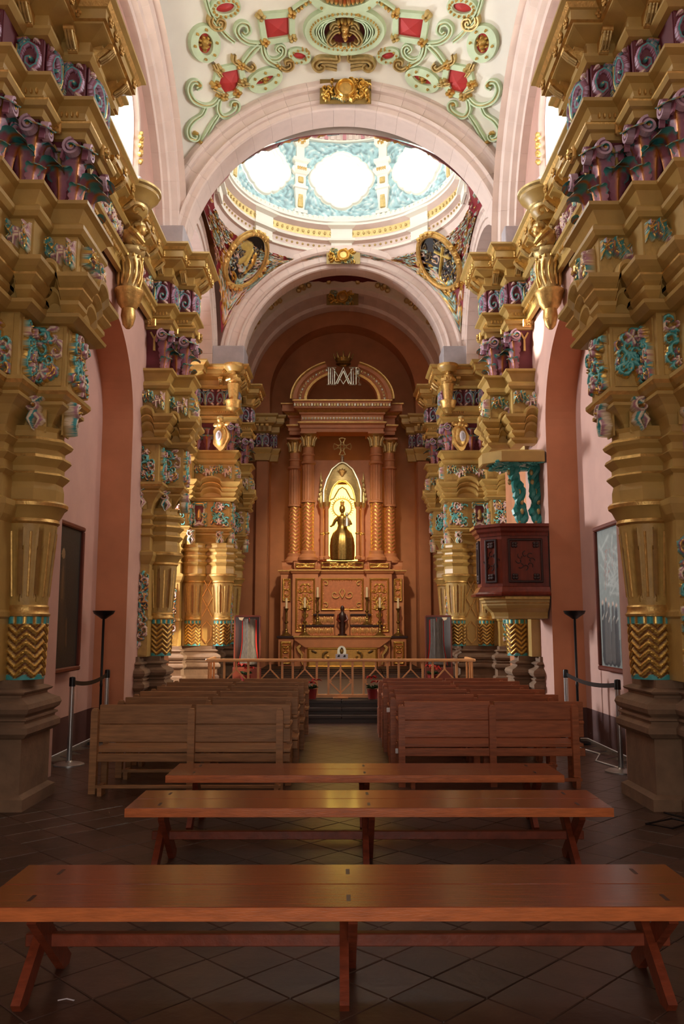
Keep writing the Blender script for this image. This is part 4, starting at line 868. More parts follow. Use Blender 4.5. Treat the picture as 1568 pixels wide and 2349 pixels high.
for s in (-1, 1):
    sd_ = SN[s]; M = lambda pts: [mirr(p, s) for p in pts]
    # oval medallion with a head
    for (c, rx, ry, rt, lab) in (((467, 97), 26, 35, -.15, 'upright green oval medallion with a gold head, outermost on the %s of the vault'), ((606, 182), 33, 17, -.42, 'small tilted green oval medallion close above the crossing arch, %s side')):
        c2 = mirr(c, s); e = ell(c2[0], c2[1], rx, ry, rt if s < 0 else -rt)
        T = thing('oval_medallion', lab % sd_, 'medallion', onV(*c2)); T.location = (0, 0, 0)
        b = MB(); vstrap(b, e, 11, .09, closed=True, groove=False); obj('frame', b, T)
        b = MB(); vfan(b, ell(c2[0], c2[1], rx-8, ry-7, rt if s < 0 else -rt), .01, M_REDP); obj('ground', b, T)
        b = MB(); vhead(b, c2[0], c2[1], 1.1 if ry > 20 else .75); obj('head', b, T, True)
        b = MB()
        for k in range(6): p = e[int(k*14/6)]; vblob(b, p[0], p[1], 4.2, .14)
        obj('gilt_stud', b, T, True, kind='stuff')
    # square cartouche, diamond cartouche, upper red oval
    for nm, poly, lab in (('a', [(596, 34), (668, 28), (669, 84), (606, 94)], 'square green plaster cartouche with a red pyramid, upper %s of the vault'),
                          ('b', [(500, 158), (549, 148), (556, 186), (541, 212), (511, 220), (492, 192)], 'diamond green plaster cartouche with a red pyramid, lower %s of the vault')):
        pl = M(poly); T = thing('cartouche', lab % sd_, 'cartouche'); cx = sum(p[0] for p in pl)/len(pl); cy = sum(p[1] for p in pl)/len(pl)
        b = MB(); fr = []
        for i in range(len(pl)):
            p, q = Vector(pl[i]), Vector(pl[(i+1) % len(pl)]); fr += [tuple(p+(q-p)*t) for t in (0.02, .2, .5, .8, .98)]
        vstrap(b, fr, 8, .08, closed=True, groove=False); obj('frame', b, T)
        b = MB(); vfan(b, [((p[0]-cx)*.86+cx, (p[1]-cy)*.86+cy) for p in pl], .005, M_REDP, .09); obj('red_pyramid', b, T)
        for i, p in enumerate(pl):
            b = MB()
            for k in range(4): vblob(b, p[0]+6*cos(k*1.57+i), p[1]+6*sin(k*1.57+i), 6.5, .13, M_GLD if i % 2 else M_GLDP)
            obj('corner_leaf', b, T, True)
    T = thing('scrollwork', 'green and gold plaster scrollwork linking the cartouches, %s half of the vault' % sd_, 'scrollwork'); scr = T
    for pts, w_ in (([(500, 222), (484, 238), (462, 240), (440, 228), (430, 205), (436, 187), (450, 186), (455, 197), (447, 202)], 7),
                    ([(468, 246), (460, 262), (440, 276), (428, 295), (431, 314), (445, 320), (451, 311), (445, 306)], 6),
                    ([(501, 226), (498, 250), (508, 266), (526, 263), (541, 250), (542, 237), (532, 235), (530, 244)], 7),
                    ([(497, 264), (484, 284), (472, 305), (459, 326), (452, 328)], 5.5),
                    ([(468, -8), (478, 25), (495, 52), (516, 78), (536, 94)], 6),
                    ([(594, 98), (566, 95), (545, 80), (540, 62), (550, 50), (565, 54), (569, 68), (560, 76), (552, 70)], 7),
                    ([(592, 100), (574, 118), (556, 142)], 8),
                    ([(599, 98), (604, 122), (618, 140), (640, 150)], 7),
                    ([(606, 110), (614, 130), (632, 134), (647, 124), (650, 110), (641, 102), (633, 110), (640, 118)], 6),
                    ([(672, 20), (694, 6), (716, -8)], 8)):
        b = MB(); vstrap(b, M(pts), w_, .09); obj('scroll', b, scr, True)
    for pts, w_ in (([(534, 122), (534, 138), (552, 147), (572, 158), (580, 150), (574, 143)], 6), ([(486, 142), (494, 158), (504, 174)], 5), ([(484, 200), (495, 205), (506, 210)], 5), ([(540, 190), (556, 193), (570, 191)], 4.5),
                    ([(480, 32), (478, 48), (490, 60), (505, 58), (508, 45), (498, 40), (494, 48)], 7), ([(640, 152), (655, 158), (668, 150), (666, 138), (655, 138), (656, 147)], 6)):
        b = MB(); vstrap(b, M(pts), w_, .11, M_GLDP); obj('gilt_scroll', b, scr, True)
    for p in ((453, 193), (446, 305), (534, 238), (456, 326), (505, 222), (510, 226), (498, 218), (690, 12), (700, 3), (710, -3), (683, 18), (640, 152), (634, 147)): q = mirr(p, s); b = MB(); vblob(b, q[0], q[1], 5.5, .13); obj('gilt_bud', b, scr, True)
    # small red oval and the pair of brown shell scrolls under the crown of the vault
    c2 = mirr((686, 126), s); T = thing('small_cartouche', 'little green ring with red centre and gold dots, low %s of the vault crown' % sd_, 'cartouche')
    b = MB(); vstrap(b, ell(c2[0], c2[1], 22, 13, -.3*-s*-1), 6, .08, closed=True, groove=False); obj('frame', b, T)
    b = MB(); vfan(b, ell(c2[0], c2[1], 18, 10, .3*s), .01, M_REDP, .04); obj('ground', b, T)
    b = MB()
    for p in ell(c2[0], c2[1], 22, 14, .3*s, 12): vblob(b, p[0], p[1], 3.4, .12)
    obj('gilt_bead', b, T, True, kind='stuff')
    T = thing('shell_scroll', 'brown gilded shell scroll hanging under the crown of the vault, %s one' % sd_, 'ornament')
    b = MB(); vstrap(b, M([(774, 120), (774, 133), (752, 132), (730, 133), (720, 146), (730, 156), (740, 150), (734, 144)]), 8, .14, M_GLDP); obj('scroll', b, T, True)
    for k in range(3): b = MB(); vstrap(b, M([(740, 136+8*k), (756, 138+8*k), (772, 140+9*k)]), 4, .1, M_GLDP, False); obj('fin', b, T, True)
    c2 = mirr((514, 14), s); T = thing('oval_cartouche', 'green scalloped ring with a red oval at the top %s edge of the vault' % sd_, 'cartouche')
    b = MB(); vstrap(b, ell(c2[0], c2[1], 29, 19, .15*s), 8, .08, closed=True, groove=False); obj('frame', b, T)
    b = MB(); vfan(b, ell(c2[0], c2[1], 24, 14, .15*s), .01, M_REDP, .07); obj('ground', b, T)
    b = MB()
    for p in ell(c2[0], c2[1], 29, 19, .15*s, 15): vblob(b, p[0], p[1], 4, .12)
    obj('gilt_bead', b, T, True, kind='stuff')
T = thing('crown_medallion', 'large oval green medallion with a gold crowned mask at the middle of the vault', 'medallion')
b = MB(); vstrap(b, ell(790, 66, 82, 45, 0, 22), 14, .12, closed=True, groove=False); obj('frame', b, T)
b = MB(); vfan(b, ell(790, 66, 72, 36, 0, 22), .01, M_BURG); obj('ground', b, T)
b = MB()
for p in ell(790, 66, 80, 43, 0, 46): vblob(b, p[0], p[1], 3.6, .17, n=6)
obj('gilt_bead', b, T, True, kind='stuff')
for s in (-1, 1):
    for o_ in (0, 12):
        b = MB(); vstrap(b, [(790+s*(22), 34), (790+s*(44+o_*.6), 44), (790+s*(52+o_), 66), (790+s*(44+o_*.6), 90), (790+s*24, 104)], 4.5, .15, groove=True); obj('crescent', b, T, True)
    b = MB(); vstrap(b, [(790+s*12, 60), (790+s*26, 66), (790+s*38, 84), (790+s*30, 96), (790+s*20, 90)], 6, .18, M_GLDP); obj('drapery', b, T, True)
    b = MB(); vstrap(b, [(790+s*14, 50), (790+s*24, 48), (790+s*32, 60)], 6, .16, M_GLDP); obj('drapery', b, T, True)
b = MB(); vhead(b, 792, 66, 1.45); obj('mask', b, T, True)
b = MB()
for k in range(5): vblob(b, 776+8*k, 44-3*(k % 2), 5, .2)
for k in range(5): vblob(b, 772+9*k, 104-2*abs(k-2), 6, .14)
obj('crown', b, T, True)
T = thing('top_medallion', 'green plaster ring with red ground cut off by the top of the picture', 'medallion')
b = MB(); vstrap(b, ell(790, -26, 78, 44, 0, 20), 12, .12, closed=True, groove=False); obj('frame', b, T)
b = MB(); vfan(b, ell(790, -26, 68, 36, 0, 20), .01, M_REDP); obj('ground', b, T)
b = MB()
for k in range(9): vblob(b, 750+10*k, 2-abs(k-4)*2, 6, .16, M_GLDP if k % 2 else M_GLD)
for p in ((736, 10), (762, 26), (822, 26), (848, 10)): vblob(b, p[0], p[1], 5, .16)
obj('gilt_leaf', b, T, True, kind='stuff')

PC0 = Vector((.05, CY, ZS))
# keystone ornaments
def keystone(i, loc, sc, label, disc=.13):
    T = thing('keystone_ornament', label, 'ornament', loc); put('rocaille', RK[i], T, (0, 0, 0), 0, scale=(sc, 1.3, sc))
    b = MB(); V = [(0, -.13, 0)]; n = 24
    for r_, y in ((disc*.6, -.12), (disc*.85, -.1), (disc, -.07), (disc*1.12, -.1), (disc*1.2, -.06)): V += [(r_*cos(2*pi*k/n), y, r_*sin(2*pi*k/n)) for k in range(n)]
    b.add(V, [(0, 1+k, 1+(k+1) % n) for k in range(n)]+[(1+j*n+k, 1+j*n+(k+1) % n, 1+(j+1)*n+(k+1) % n, 1+(j+1)*n+k) for j in range(4) for k in range(n)], M_GLD); obj('mirror_disc', b, T, True); return T
p = atY(792, 211, Y1-.1); keystone(0, p, .98, 'large gilded rocaille ornament with a disc on the crown of the near crossing arch', .165)
p = atY(787, 589, Y2-.1); keystone(1, p, 1.05, 'smaller gilded rocaille ornament with a disc on the crown of the far crossing arch')
p = atY(785, 684, 22.35); T = keystone(1, p, 1.15, 'dim brown rocaille ornament with a copper disc under the chancel vault rib')
T = thing('vault_painting', 'dark burgundy scalloped medallion on the chancel vault behind the far crossing arch', 'medallion', (.1, 21.1, 10.93)); b = MB()
V = [(0, 0, .0)]+[((1.0+.06*cos(12*a))*cos(a), (.62+.05*cos(12*a))*sin(a), -.04-.17*(cos(a))**2) for a in [2*pi*k/48 for k in range(48)]]; b.add(V, [(0, 1+k, 1+(k+1) % 48) for k in range(48)], M_BURG)
for k in range(9): b.ball(-.6+.15*k, -.45+.1*sin(k*2), -.1, .06, .05, .04, M_GLDP, n=7, k=5)
obj('ground', b, T)
for s in (-1, 1):
    T = thing('vault_garland', 'gilded plaster garland on the %s flank of the chancel vault' % SN[s], 'ornament', (.1, 0, 8.0)); b = MB()
    for y in (20.6, 21.6):
        for k in range(22):
            a = .5+.9*k/21+.04*sin(k); r_ = 2.9
            if k % 7 < 5: b.ball(s*r_*cos(a), y+.1*sin(k*1.9), r_*sin(a), .08, .09, .08, M_GLDP, n=6, k=4)
    obj('gilt_leaf', b, T, True, kind='stuff')

# pendentive medallions
for s in (-1, 1):
    c = ((558, 592) if s < 0 else (1013, 596)); ph = atan2(1, s*1.0)
    # centre on the pendentive surface
    best = None
    for k in range(200):
        d = ray(*c).normalized(); t = 19+k*.02; q = Vector((0, 0, EYE))+d*t; e = abs((q-PC0).length-RP)
        if best is None or e < best[0]: best = (e, q)
    q = best[1]; n = (PC0-q).normalized()
    R3 = n.to_track_quat('-Y', 'Z').to_matrix().to_3x3()
    T = thing('pendentive_medallion', 'dark oval relief in a gold wreath on the %s pendentive%s' % (SN[s], ', with a yellow cross' if s > 0 else ', with gold figures'), 'medallion', q+n*.05)
    T.rotation_euler = n.to_track_quat('-Y', 'Z').to_euler()
    lo = relief('relief_field', 1.0, 1.25, scrolls(random.Random(3+s), .7, .9, 26, .05, .11, ((col(90, 80, 80), col(52, 44, 46), col(30, 24, 26)), (col(150, 130, 90), col(70, 58, 50), col(40, 32, 30))), .05)+([([(-.2, -.3), (.28, .25)], .03, .035, .1, ((col(238, 206, 110),)*3)), ([(.02, .25), (.3, -.03)], .03, .03, .1, ((col(238, 206, 110),)*3))] if s > 0 else [([(-.25, .3), (-.05, .3), (0, .1), (-.1, -.1)], .13, .08, .06, (col(190, 160, 84),)*3), ([(.05, .25), (.07, -.1)], .05, .04, .08, (col(214, 182, 92),)*3), ([(.2, .2), (.25, .0), (.18, -.3)], .06, .03, .08, (GOLD,)*3, .3)]), col(34, 28, 30), 50, 60,
                xf=lambda x, d, z: (x*sqrt(max(0, 1-(z/.64)**2)) , d, z), side=False)
    put('relief_field', lo, T)
    b = MB(); N_ = 40
    for r1, dd, w_ in ((1.0, .1, .055), (1.1, .06, .03)): b.tube([((.5*r1+.02)*cos(2*pi*k/N_), -dd, (.64*r1+.02)*sin(2*pi*k/N_)) for k in range(N_+1)], w_, M_GLD, n=8, cap=False)
    obj('gold_wreath', b, T, True)
    for k in range(26):
        a = 2*pi*k/26
        if k % 13 in (0, 1, 5, 6, 7, 8, 12): b = MB(); b.ball(.56*cos(a), -.12, .7*sin(a), .07, .06, .07, M_GLD, n=7, k=5, bump=.2); obj('gold_flower', b, T, True)

# gold cartouches with oval inscription on the far pillars, small herms above them
for s in (-1, 1):
    T = thing('cartouche', 'gilded shield with a cherub and small oval panel, on the far %s pillar' % SN[s], 'cartouche', (s*2.7+.03, 18.42, 5.5)); T.scale = (.8, .8, .8); T.rotation_euler.z = -s*.45*-1
    b = MB(); b.prism([(.26*cos(a)*(1+.12*cos(5*a)), .36+.38*sin(a)*(1+.08*cos(4*a))) for a in [2*pi*k/40 for k in range(40)]], -.05, .04, M_GLD); b.ball(0, -.03, .36, .2, .12, .3, M_GLD, n=16, k=8); obj('shield', b, T, True)
    b = MB(); b.ball(0, -.14, .36, .1, .04, .16, M_PAPER, n=16, k=6); b.ball(0, -.17, .36, .06, .03, .1, M_GREYST, n=12, k=6); obj('oval_panel', b, T, True)
    b = MB(); b.ball(0, -.08, .84, .09, .1, .1, M_GLD, n=12, k=8); b.ball(0, -.06, .71, .12, .08, .09, M_GLD, n=10, k=6); b.ball(0, -.08, .86+.04, .095, .1, .07, M_GLDP, n=10, k=5)
    for q in (-1, 1): b.ball(q*.17, -.02, .72, .12, .04, .07, M_GLD, n=10, k=5)
    obj('cherub', b, T, True)
    H = thing('corbel_figure', 'gilded herm on the corner of the far %s pillar with a rounded cornice above it' % SN[s], 'sculpture', (s*2.45+.03, 18.45, 6.35)); H.scale = (.72, .72, .86)
    b = MB(); b.lathe([(.08, 0), (.12, .05), (.22, .12), (.24, .26), (.27, .3), (.27, .33), (.13, .34), (.16, .5), (.19, .75), (.2, .78)], 0, 0, 18, M_GLD); obj('base', b, H, True)
    b = MB(); b.ball(0, 0, .92, .2, .2, .18, M_GLD, n=14, k=8, bump=.1); b.ball(0, -.08, 1.08, .08, .09, .1, M_GLD, n=10, k=7)
    for q in (-1, 1): b.tube([(q*.17, -.02, .96), (q*.2, -.14, .88), (q*.06, -.22, .9)], .05, M_GLD, n=7)
    obj('bust', b, H, True)
    b = MB(); b.lathe([(.2, 1.12), (.26, 1.18), (.32, 1.24), (.33, 1.29), (.33, 1.32), (.05, 1.33)], 0, 0, 28, M_OCH, mats=[M_OCH, M_OCH, M_GLD, M_GLD, M_OCH]); obj('rounded_cornice', b, H, True)
# ============================================================ BENCHES IN FRONT
def bench(x0, x1, y0, y1, label, seams=True):
    T = thing('bench', label, 'bench', ((x0+x1)/2, (y0+y1)/2, 0), group='backless wooden benches'); L2 = (x1-x0)/2; W2 = (y1-y0)/2
    for a, c_ in ((-W2, 0), (.0, W2)):
        b = MB(); b.box(-L2, L2, a+(.001 if a == 0 else 0), c_-(.001 if a else 0), .372, .43, M_BENCH, bev=.005); obj('plank', b, T)
        if a < 0: b = MB(); b.box(-L2, L2, -W2-.002, -W2+.001, .374, .428, M_BENCHE, bev=.0008); obj('lit_edge', b, T)  # front strip coloured lighter, as if lit from behind the camera
    for x in (-L2+.2, .0, L2-.2):
        for s in (-1, 1):                        # crossed legs
            b = MB(); b.beam((x+(.018*s), -s*(W2-.1), .372), (x+.018*s, s*(W2-.06), 0.0), .085, .04, M_BENCHL, up=(1, 0, 0)); obj('leg', b, T)
        for s in (-1, 1): b = MB(); b.box(x-.009, x+.009, s*(W2-.12)-.04, s*(W2-.12)+.04, .4295, .4308, M_MAHOGD); obj('tenon', b, T)
    b = MB(); b.box(-L2+.12, L2-.12, -.022, .022, .17, .225, M_BENCHL, bev=.004); obj('stretcher', b, T)
bench(-1.52, 1.60, 3.64, 4.26, 'nearest varnished wooden bench across the foot of the picture')
bench(-1.37, 1.755, 5.51, 6.09, 'middle of the three backless wooden benches, on crossed legs')
bench(-1.35, 1.75, 6.67, 7.23, 'farthest and lightest edged backless bench, right behind the pews')
# ============================================================ PEWS
def pew(x0, x1, y, M_, label, grp):
    T = thing('pew', label, 'pew', ((x0+x1)/2, y, 0), group=grp); L2 = (x1-x0)/2
    for a, c_ in ((-L2+.05, -.01), (.03, L2-.0)):
        b = MB(); b.box(a, c_, .03, .06, .47, .635, M_, bev=.004); obj('back_board', b, T)
        b = MB(); b.box(a, c_, .03, .06, .64, .82, M_, bev=.004); obj('back_board', b, T)
    for x in (-L2+.02, -.0, L2-.1):
        b = MB(); b.prism([(x-.033, 0), (x+.033, 0), (x+.033, .76), (x+.02, .79), (x-.02, .79), (x-.033, .76)], -.04, .03, M_); obj('rear_leg', b, T)
    for x in (-L2+.02, 0, L2-.04): b = MB(); b.box(x-.03, x+.03, .36, .42, 0, .37, M_, bev=.004); obj('front_leg', b, T)
    b = MB(); b.box(-L2, L2, .05, .46, .37, .405, M_, bev=.005); obj('seat', b, T)
    b = MB(); b.box(-L2+.03, L2, .0, .035, .29, .365, M_, bev=.004); obj('seat_rail', b, T)
    for x in (-L2+.02, L2-.03):
        b = MB(); b.box(x-.03, x+.03, -.0, .46, .60, .635, M_, bev=.01); obj('armrest', b, T); b = MB(); b.box(x-.025, x+.025, .38, .43, .4, .6, M_); obj('arm_post', b, T)
    b = MB(); b.box(-L2+.08, L2-.08, -.14, -.1, .07, .1, M_, bev=.004); b.box(-L2+.1, -L2+.14, -.14, .0, .0, .1, M_); b.box(L2-.14, L2-.1, -.14, .0, .0, .1, M_); obj('kneeler', b, T)
    return T
nth = ['rearmost', 'second from the rear', 'third from the rear', 'fourth from the rear', 'fifth from the rear', 'foremost, next to the altar rail']
for s, xs, M_, y0 in ((-1, (-2.36, -.47), M_PEWL, 8.17), (1, (.60, 2.45), M_PEWR, 8.5)):
    first = None
    for k, y in enumerate([y0, y0+.84, y0+1.62, y0+2.38, y0+3.12, y0+3.84] if s < 0 else [y0, y0+.82, y0+1.55, y0+2.25, y0+2.95, y0+3.6]):
        lab = '%s wooden pew %s of the aisle, %s' % ('greyish brown' if s < 0 else 'reddish brown', SN[s], nth[k])
        if k == 0: first = pew(xs[0], xs[1], y, M_, lab, 'pews %s of the aisle' % SN[s])
        else: c = copy_tree(first, label=lab); c.location.y = y; c.location.x += -.03*s*(k % 2)
for k, (x, y, z, w_) in enumerate(((.555, 9.45, .62, .03), (.60, 8.62, .30, .035))):
    b = MB(); b.box(-w_, w_, -.012, 0, 0, .05, M_CHALK, bev=.004)  # white patch painted in for a reflection on the pew end
    if k == 0: b.v = [v for v in b.v]
    tag(obj('end_reflection', b, None, loc=(x, y, z)), 'painted white plate on the aisle end of the right pews, %s one' % ('upper, farther' if k == 0 else 'lower, nearer'), 'reflection')
# ============================================================ QUEUE BARRIERS, TORCHIERES
def stanchion(x, y, label):
    T = thing('barrier_post', label, 'post', (x, y, 0), group='steel queue barrier posts')
    b = MB(); b.lathe([(.17, 0), (.17, .012), (.14, .025), (.04, .035), (.03, .05)], 0, 0, 32, M_STEEL); obj('base', b, T, True)
    b = MB(); b.lathe([(.028, .03), (.028, .9)], 0, 0, 20, M_STEEL); obj('pole', b, T, True)
    b = MB(); b.lathe([(.035, .88), (.035, .97), (.03, .985), (.0, .99)], 0, 0, 20, M_BLACK); obj('head', b, T, True); return T
for s, A, B_ in ((-1, (-3.08, 9.77), (-3.1, 11.3)), (1, (3.06, 9.3), (3.03, 11.3))):
    ta = stanchion(A[0], A[1], 'steel belt barrier post nearer the camera, in the %s niche' % SN[s]); stanchion(B_[0], B_[1], 'steel belt barrier post beside the tall black lamp, in the %s niche' % SN[s])
    b = MB(); n = 16
    for k in range(n):
        t0, t1 = k/n, (k+1)/n; z = lambda t: .93-.10*(1-(2*t-1)**2)*.6
        V = [(A[0]+(B_[0]-A[0])*t-A[0], (B_[1]-A[1])*t, z(t)+dz) for t in (t0, t1) for dz in (-.025, .025)]
        b.add(V+[(v[0]+.003, v[1], v[2]) for v in V], [(0, 2, 3, 1), (4, 5, 7, 6)], M_BLACK)
    obj('belt', b, ta)
    T = thing('floor_lamp', 'tall black uplighter lamp with a shallow bowl in the %s niche' % SN[s], 'lamp', (3.22*s, 11.45, 0))
    b = MB(); b.lathe([(.15, 0), (.15, .02), (.03, .035)], 0, 0, 28, M_BLACK); obj('base', b, T, True)
    b = MB(); b.lathe([(.017, .02), (.017, .75), (.02, .76), (.02, .79), (.017, .8), (.017, 1.66), (.03, 1.68)], 0, 0, 16, M_BLACK); obj('pole', b, T, True)
    b = MB(); b.lathe([(.03, 1.66), (.07, 1.69), (.13, 1.73), (.15, 1.77), (.145, 1.772), (.1, 1.73), (.02, 1.7)], 0, 0, 32, M_BLACK, cap=False); obj('bowl', b, T, True)
b = MB(); b.tube([(3.25, 11.4, .01), (3.1, 11.0, .01), (3.2, 10.5, .012), (3.0, 10.0, .01), (3.15, 9.3, .01), (3.25, 8.6, .01)], .008, M_CHALK, n=6)
tag(obj('cable', b), 'white cable on the floor from the right black lamp to the near pillar', 'cable')
b = MB(); b.tube([(2.75, 7.3, .012), (2.9, 7.0, .012), (2.6, 6.75, .012), (2.45, 6.9, .012), (2.7, 7.0, .03), (3.0, 6.7, .012), (3.05, 6.0, .012)], .008, M_BLACK, n=6)
tag(obj('cable', b), 'dark cable looped on the floor before the right near pillar', 'cable')
b = MB(); b.tube([(-1.2, 3.79, .006), (-1.165, 3.8, .009), (-1.13, 3.79, .006)], .006, M_PAPER, n=6, flat=.3); tag(obj('paper_scrap', b), 'small white scrap on the floor by the near bench leg', 'scrap')
# ============================================================ PAINTINGS
def picture(s):
    T = thing('painting', ('dark painting of a lone standing figure in a red brown frame, left niche' if s < 0 else 'grey green painting of figures in dark robes under a pale sky, right niche'), 'painting', (s*3.44, 10.25, 1.93))
    T.rotation_euler = (0, 0, pi/2 if s < 0 else -pi/2)
    W, Hh = 1.36, 1.74; rs = random.Random(2+s)
    if s < 0:
        D1 = (col(96, 72, 44), col(70, 52, 36), col(40, 32, 26)); D2 = (col(60, 46, 34), col(48, 38, 30), col(34, 28, 24))
        st = [([(0, .45), (.02, -.1), (.05, -.5)], .09, .22, .003, D2), ([(0, .35), (0, .0)], .07, .12, .004, D1), ([(.0, .52)], .07, .07, .005, (col(140, 112, 78),)*3), ([(.2, -.3), (.22, -.6)], .05, .04, .005, D1)]; gr = col(30, 26, 24)
        st = [(a_, b_, c_, d_, e_) for a_, b_, c_, d_, e_ in st]
    else:
        st = [([(rs.uniform(-.6, .6), rs.uniform(.0, .7)), (rs.uniform(-.6, .6), rs.uniform(0., .8))], .02, .05, .002, (col(166, 172, 166), col(146, 152, 146), col(136, 142, 136))) for k in range(30)]
        for k in range(9):
            x = -.56+.14*k+rs.uniform(-.03, .03); z = -.05-.16*rs.random(); g = rs.choice((col(34, 34, 38), col(70, 66, 62), col(24, 24, 28)))
            st += [([(x, z), (x+rs.uniform(-.05, .05), -.75)], .05, .11, .004+.0005*k, (g, g, col(22, 22, 26))), ([(x, z+.06)], .028, .028, .0095, (col(176, 140, 116),)*3), ([(x-.02, z-.15), (x+.04, z-.1)], .015, .012, .009, (col(160, 150, 136),)*3)]
        for k in range(14): x = rs.uniform(-.6, .6); st.append(([(x, rs.uniform(.1, .7)), (x+.1, rs.uniform(.1, .7))], .008, .004, .004, (col(150, 110, 96),)*3))
        gr = col(132, 140, 134)
    put('canvas', relief('canvas', W, Hh, st, gr, 90, 110), T, (0, -.02, 0))
    for a_ in ((-W/2-.05, W/2+.05, Hh/2-.0, Hh/2+.06), (-W/2-.05, W/2+.05, -Hh/2-.06, -Hh/2)): b = MB(); b.box(a_[0], a_[1], -.075, 0, a_[2], a_[3], M_BLKFR, bev=.015); obj('frame_rail', b, T)
    for a_ in (-W/2-.05, W/2): b = MB(); b.box(a_, a_+.05, -.07, 0, -Hh/2, Hh/2, M_BLKFR, bev=.012); obj('frame_stile', b, T)
picture(-1); picture(1)
b = MB(); b.box(-.05, .05, -.006, 0, -.04, .04, M_PAPER); b.tube([(0, .01, .04), (.01, .01, .12)], .003, M_BLACK, n=4); o = obj('label_card', b, None, loc=(3.38, 9.95, .93), rz=(.3, .1, -pi/2+.2)); tag(o, 'small white card hanging below the right painting', 'card')

# ============================================================ PULPIT
PX, PY = 3.05, 12.42                              # against the right wall
def octo(r, x=PX, y=PY, n0=0): return [(x+r*cos(a), y+r*sin(a)) for a in [pi/2+pi/8+k*pi/4 for k in range(-0, 5)]]
def hexa(r, sy=.62): return [(3.02, PY+.75*sy*r), (3.02-.62*r, PY+.75*sy*r), (3.02-1.0*r, PY+.28*sy*r), (3.02-1.0*r, PY-.32*sy*r), (3.02-.72*r, PY-.78*sy*r), (3.02, PY-.78*sy*r)]
T = thing('pulpit', 'dark mahogany pulpit with carved panels on the right middle pillar', 'pulpit', (0, 0, 0))
b = MB(); sweep(b, hexa(.93), [(-.05, 2.02), (.0, 2.02), (0, 2.95), (-.05, 2.95)], 1, m=M_MAHOG); obj('body', b, T)
b = MB(); sweep(b, hexa(.93), [(-.3, 2.86), (.02, 2.86), (.03, 2.9), (.06, 2.93), (.07, 2.97), (.10, 2.99), (.10, 3.03), (-.35, 3.035)], 1, m=M_MAHOG); obj('top_rail', b, T)
b = MB(); sweep(b, hexa(.93), [(-.3, 1.99), (.09, 1.99), (.1, 2.02), (.06, 2.05), (.04, 2.09), (.02, 2.12), (0, 2.13)], 1, m=M_MAHOG); obj('bottom_rail', b, T)
hx = hexa(.93)
for i in (2, 3, 4):
    p, q = Vector(hx[i]), Vector(hx[i+1]); c_ = (p+q)/2; L_ = (q-p).length; d = (q-p).normalized(); nrm = Vector((d.y, -d.x)); ang = atan2(nrm.y, nrm.x)+pi/2
    w2 = L_/2-.1; R_ = T
    b = MB()
    for z0, z1 in ((2.18, 2.215), (2.785, 2.82)): b.box(-w2, w2, -.03, 0, z0, z1, M_MAHOGD, bev=.01)
    for s in (-1, 1): b.box(s*w2-.017, s*w2+.017, -.03, 0, 2.18, 2.82, M_MAHOGD, bev=.01)
    pn = obj('panel_moulding', b, T, loc=(c_.x, c_.y, 0), rz=ang)
    for sx_ in (-1, 1):
        for z in (2.27, 2.73):
            b = MB(); 
            for k in range(4): b.ball(sx_*(w2-.08)+.028*cos(k*1.57+.78), -.012, z+.028*sin(k*1.57+.78), .026, .02, .026, M_MAHOGD, n=8, k=5)
            obj('corner_rosette', b, pn, True)
    if i != 2:
        b = MB()
        for k in range(8): ribbon(b, spi(.09*cos(k*pi/4), 2.5+.09*sin(k*pi/4), .05, .015, k*pi/4, k*pi/4+4, 10), .007, .01, M_MAHOGD)
        obj('inlay', b, pn)
T = thing('pulpit_console', 'ochre and gold moulded shelf carrying the wooden pulpit', 'console')
b = MB(); sweep(b, hexa(.86), [(-.5, 1.66), (-.12, 1.67), (-.12, 1.70), (-.1, 1.76), (-.03, 1.82), (.0, 1.86), (.0, 1.885, G_), (.02, 1.90), (.02, 1.93), (.05, 1.95, G_), (.05, 1.985), (-.3, 1.99)], 1); obj('moulding', b, T)
T = thing('sounding_board', 'flat eight sided canopy with green carved underside above the pulpit', 'canopy')
b = MB(); sweep(b, hexa(.88), [(-.1, 3.98), (-.02, 3.96), (0, 3.97), (0, 4.12), (-.1, 4.16), (-.35, 4.2)], 1, m=M_VAULT if False else M_OCH); obj('rim', b, T)
hx = hexa(.87); b = MB(); b.add([(x, y, 3.985) for x, y in hx], [tuple(range(6))], M_TEAL)
rs = random.Random(5)
for k in range(70): b.ball(rs.uniform(2.35, 3.0), rs.uniform(PY-.38, PY+.36), 3.975, .06, .06, .03, M_TEAL, n=7, k=4)
obj('carved_underside', b, T, True)
for k, (x, z0, z1, lab) in enumerate(((2.72, 3.03, 3.97, 'twisting green carved curtain bracket between pulpit and canopy, left one'), (2.97, 3.03, 3.97, 'twisting green carved curtain bracket between pulpit and canopy, right one by the wall'))):
    T = thing('carved_curtain', lab, 'carving', (x, 12.5, 0)); b = MB(); n = 22
    for f_ in range(3):
        pts = [(.05*sin(i*.8+f_*2)+.04*f_*(1-i/n) - (.22*(max(0, i/n-.5))**1.3 if k == 0 else 0), .04*cos(i*.7+f_), z0+(z1-z0)*i/(n-1)) for i in range(n)]
        b.tube(pts, [.035+.03*abs(sin(i*.9+f_)) for i in range(n)], M_TEAL, n=7)
    obj('drapery', b, T, True)
    b = MB()
    for i in range(6): b.ball(.05*sin(i)-(.1 if k == 0 and i > 3 else 0), -.06, z0+.1+i*.15, .03, .02, .05, M_GLDP, n=6, k=4)
    obj('gilt_edge', b, T, True, kind='stuff')
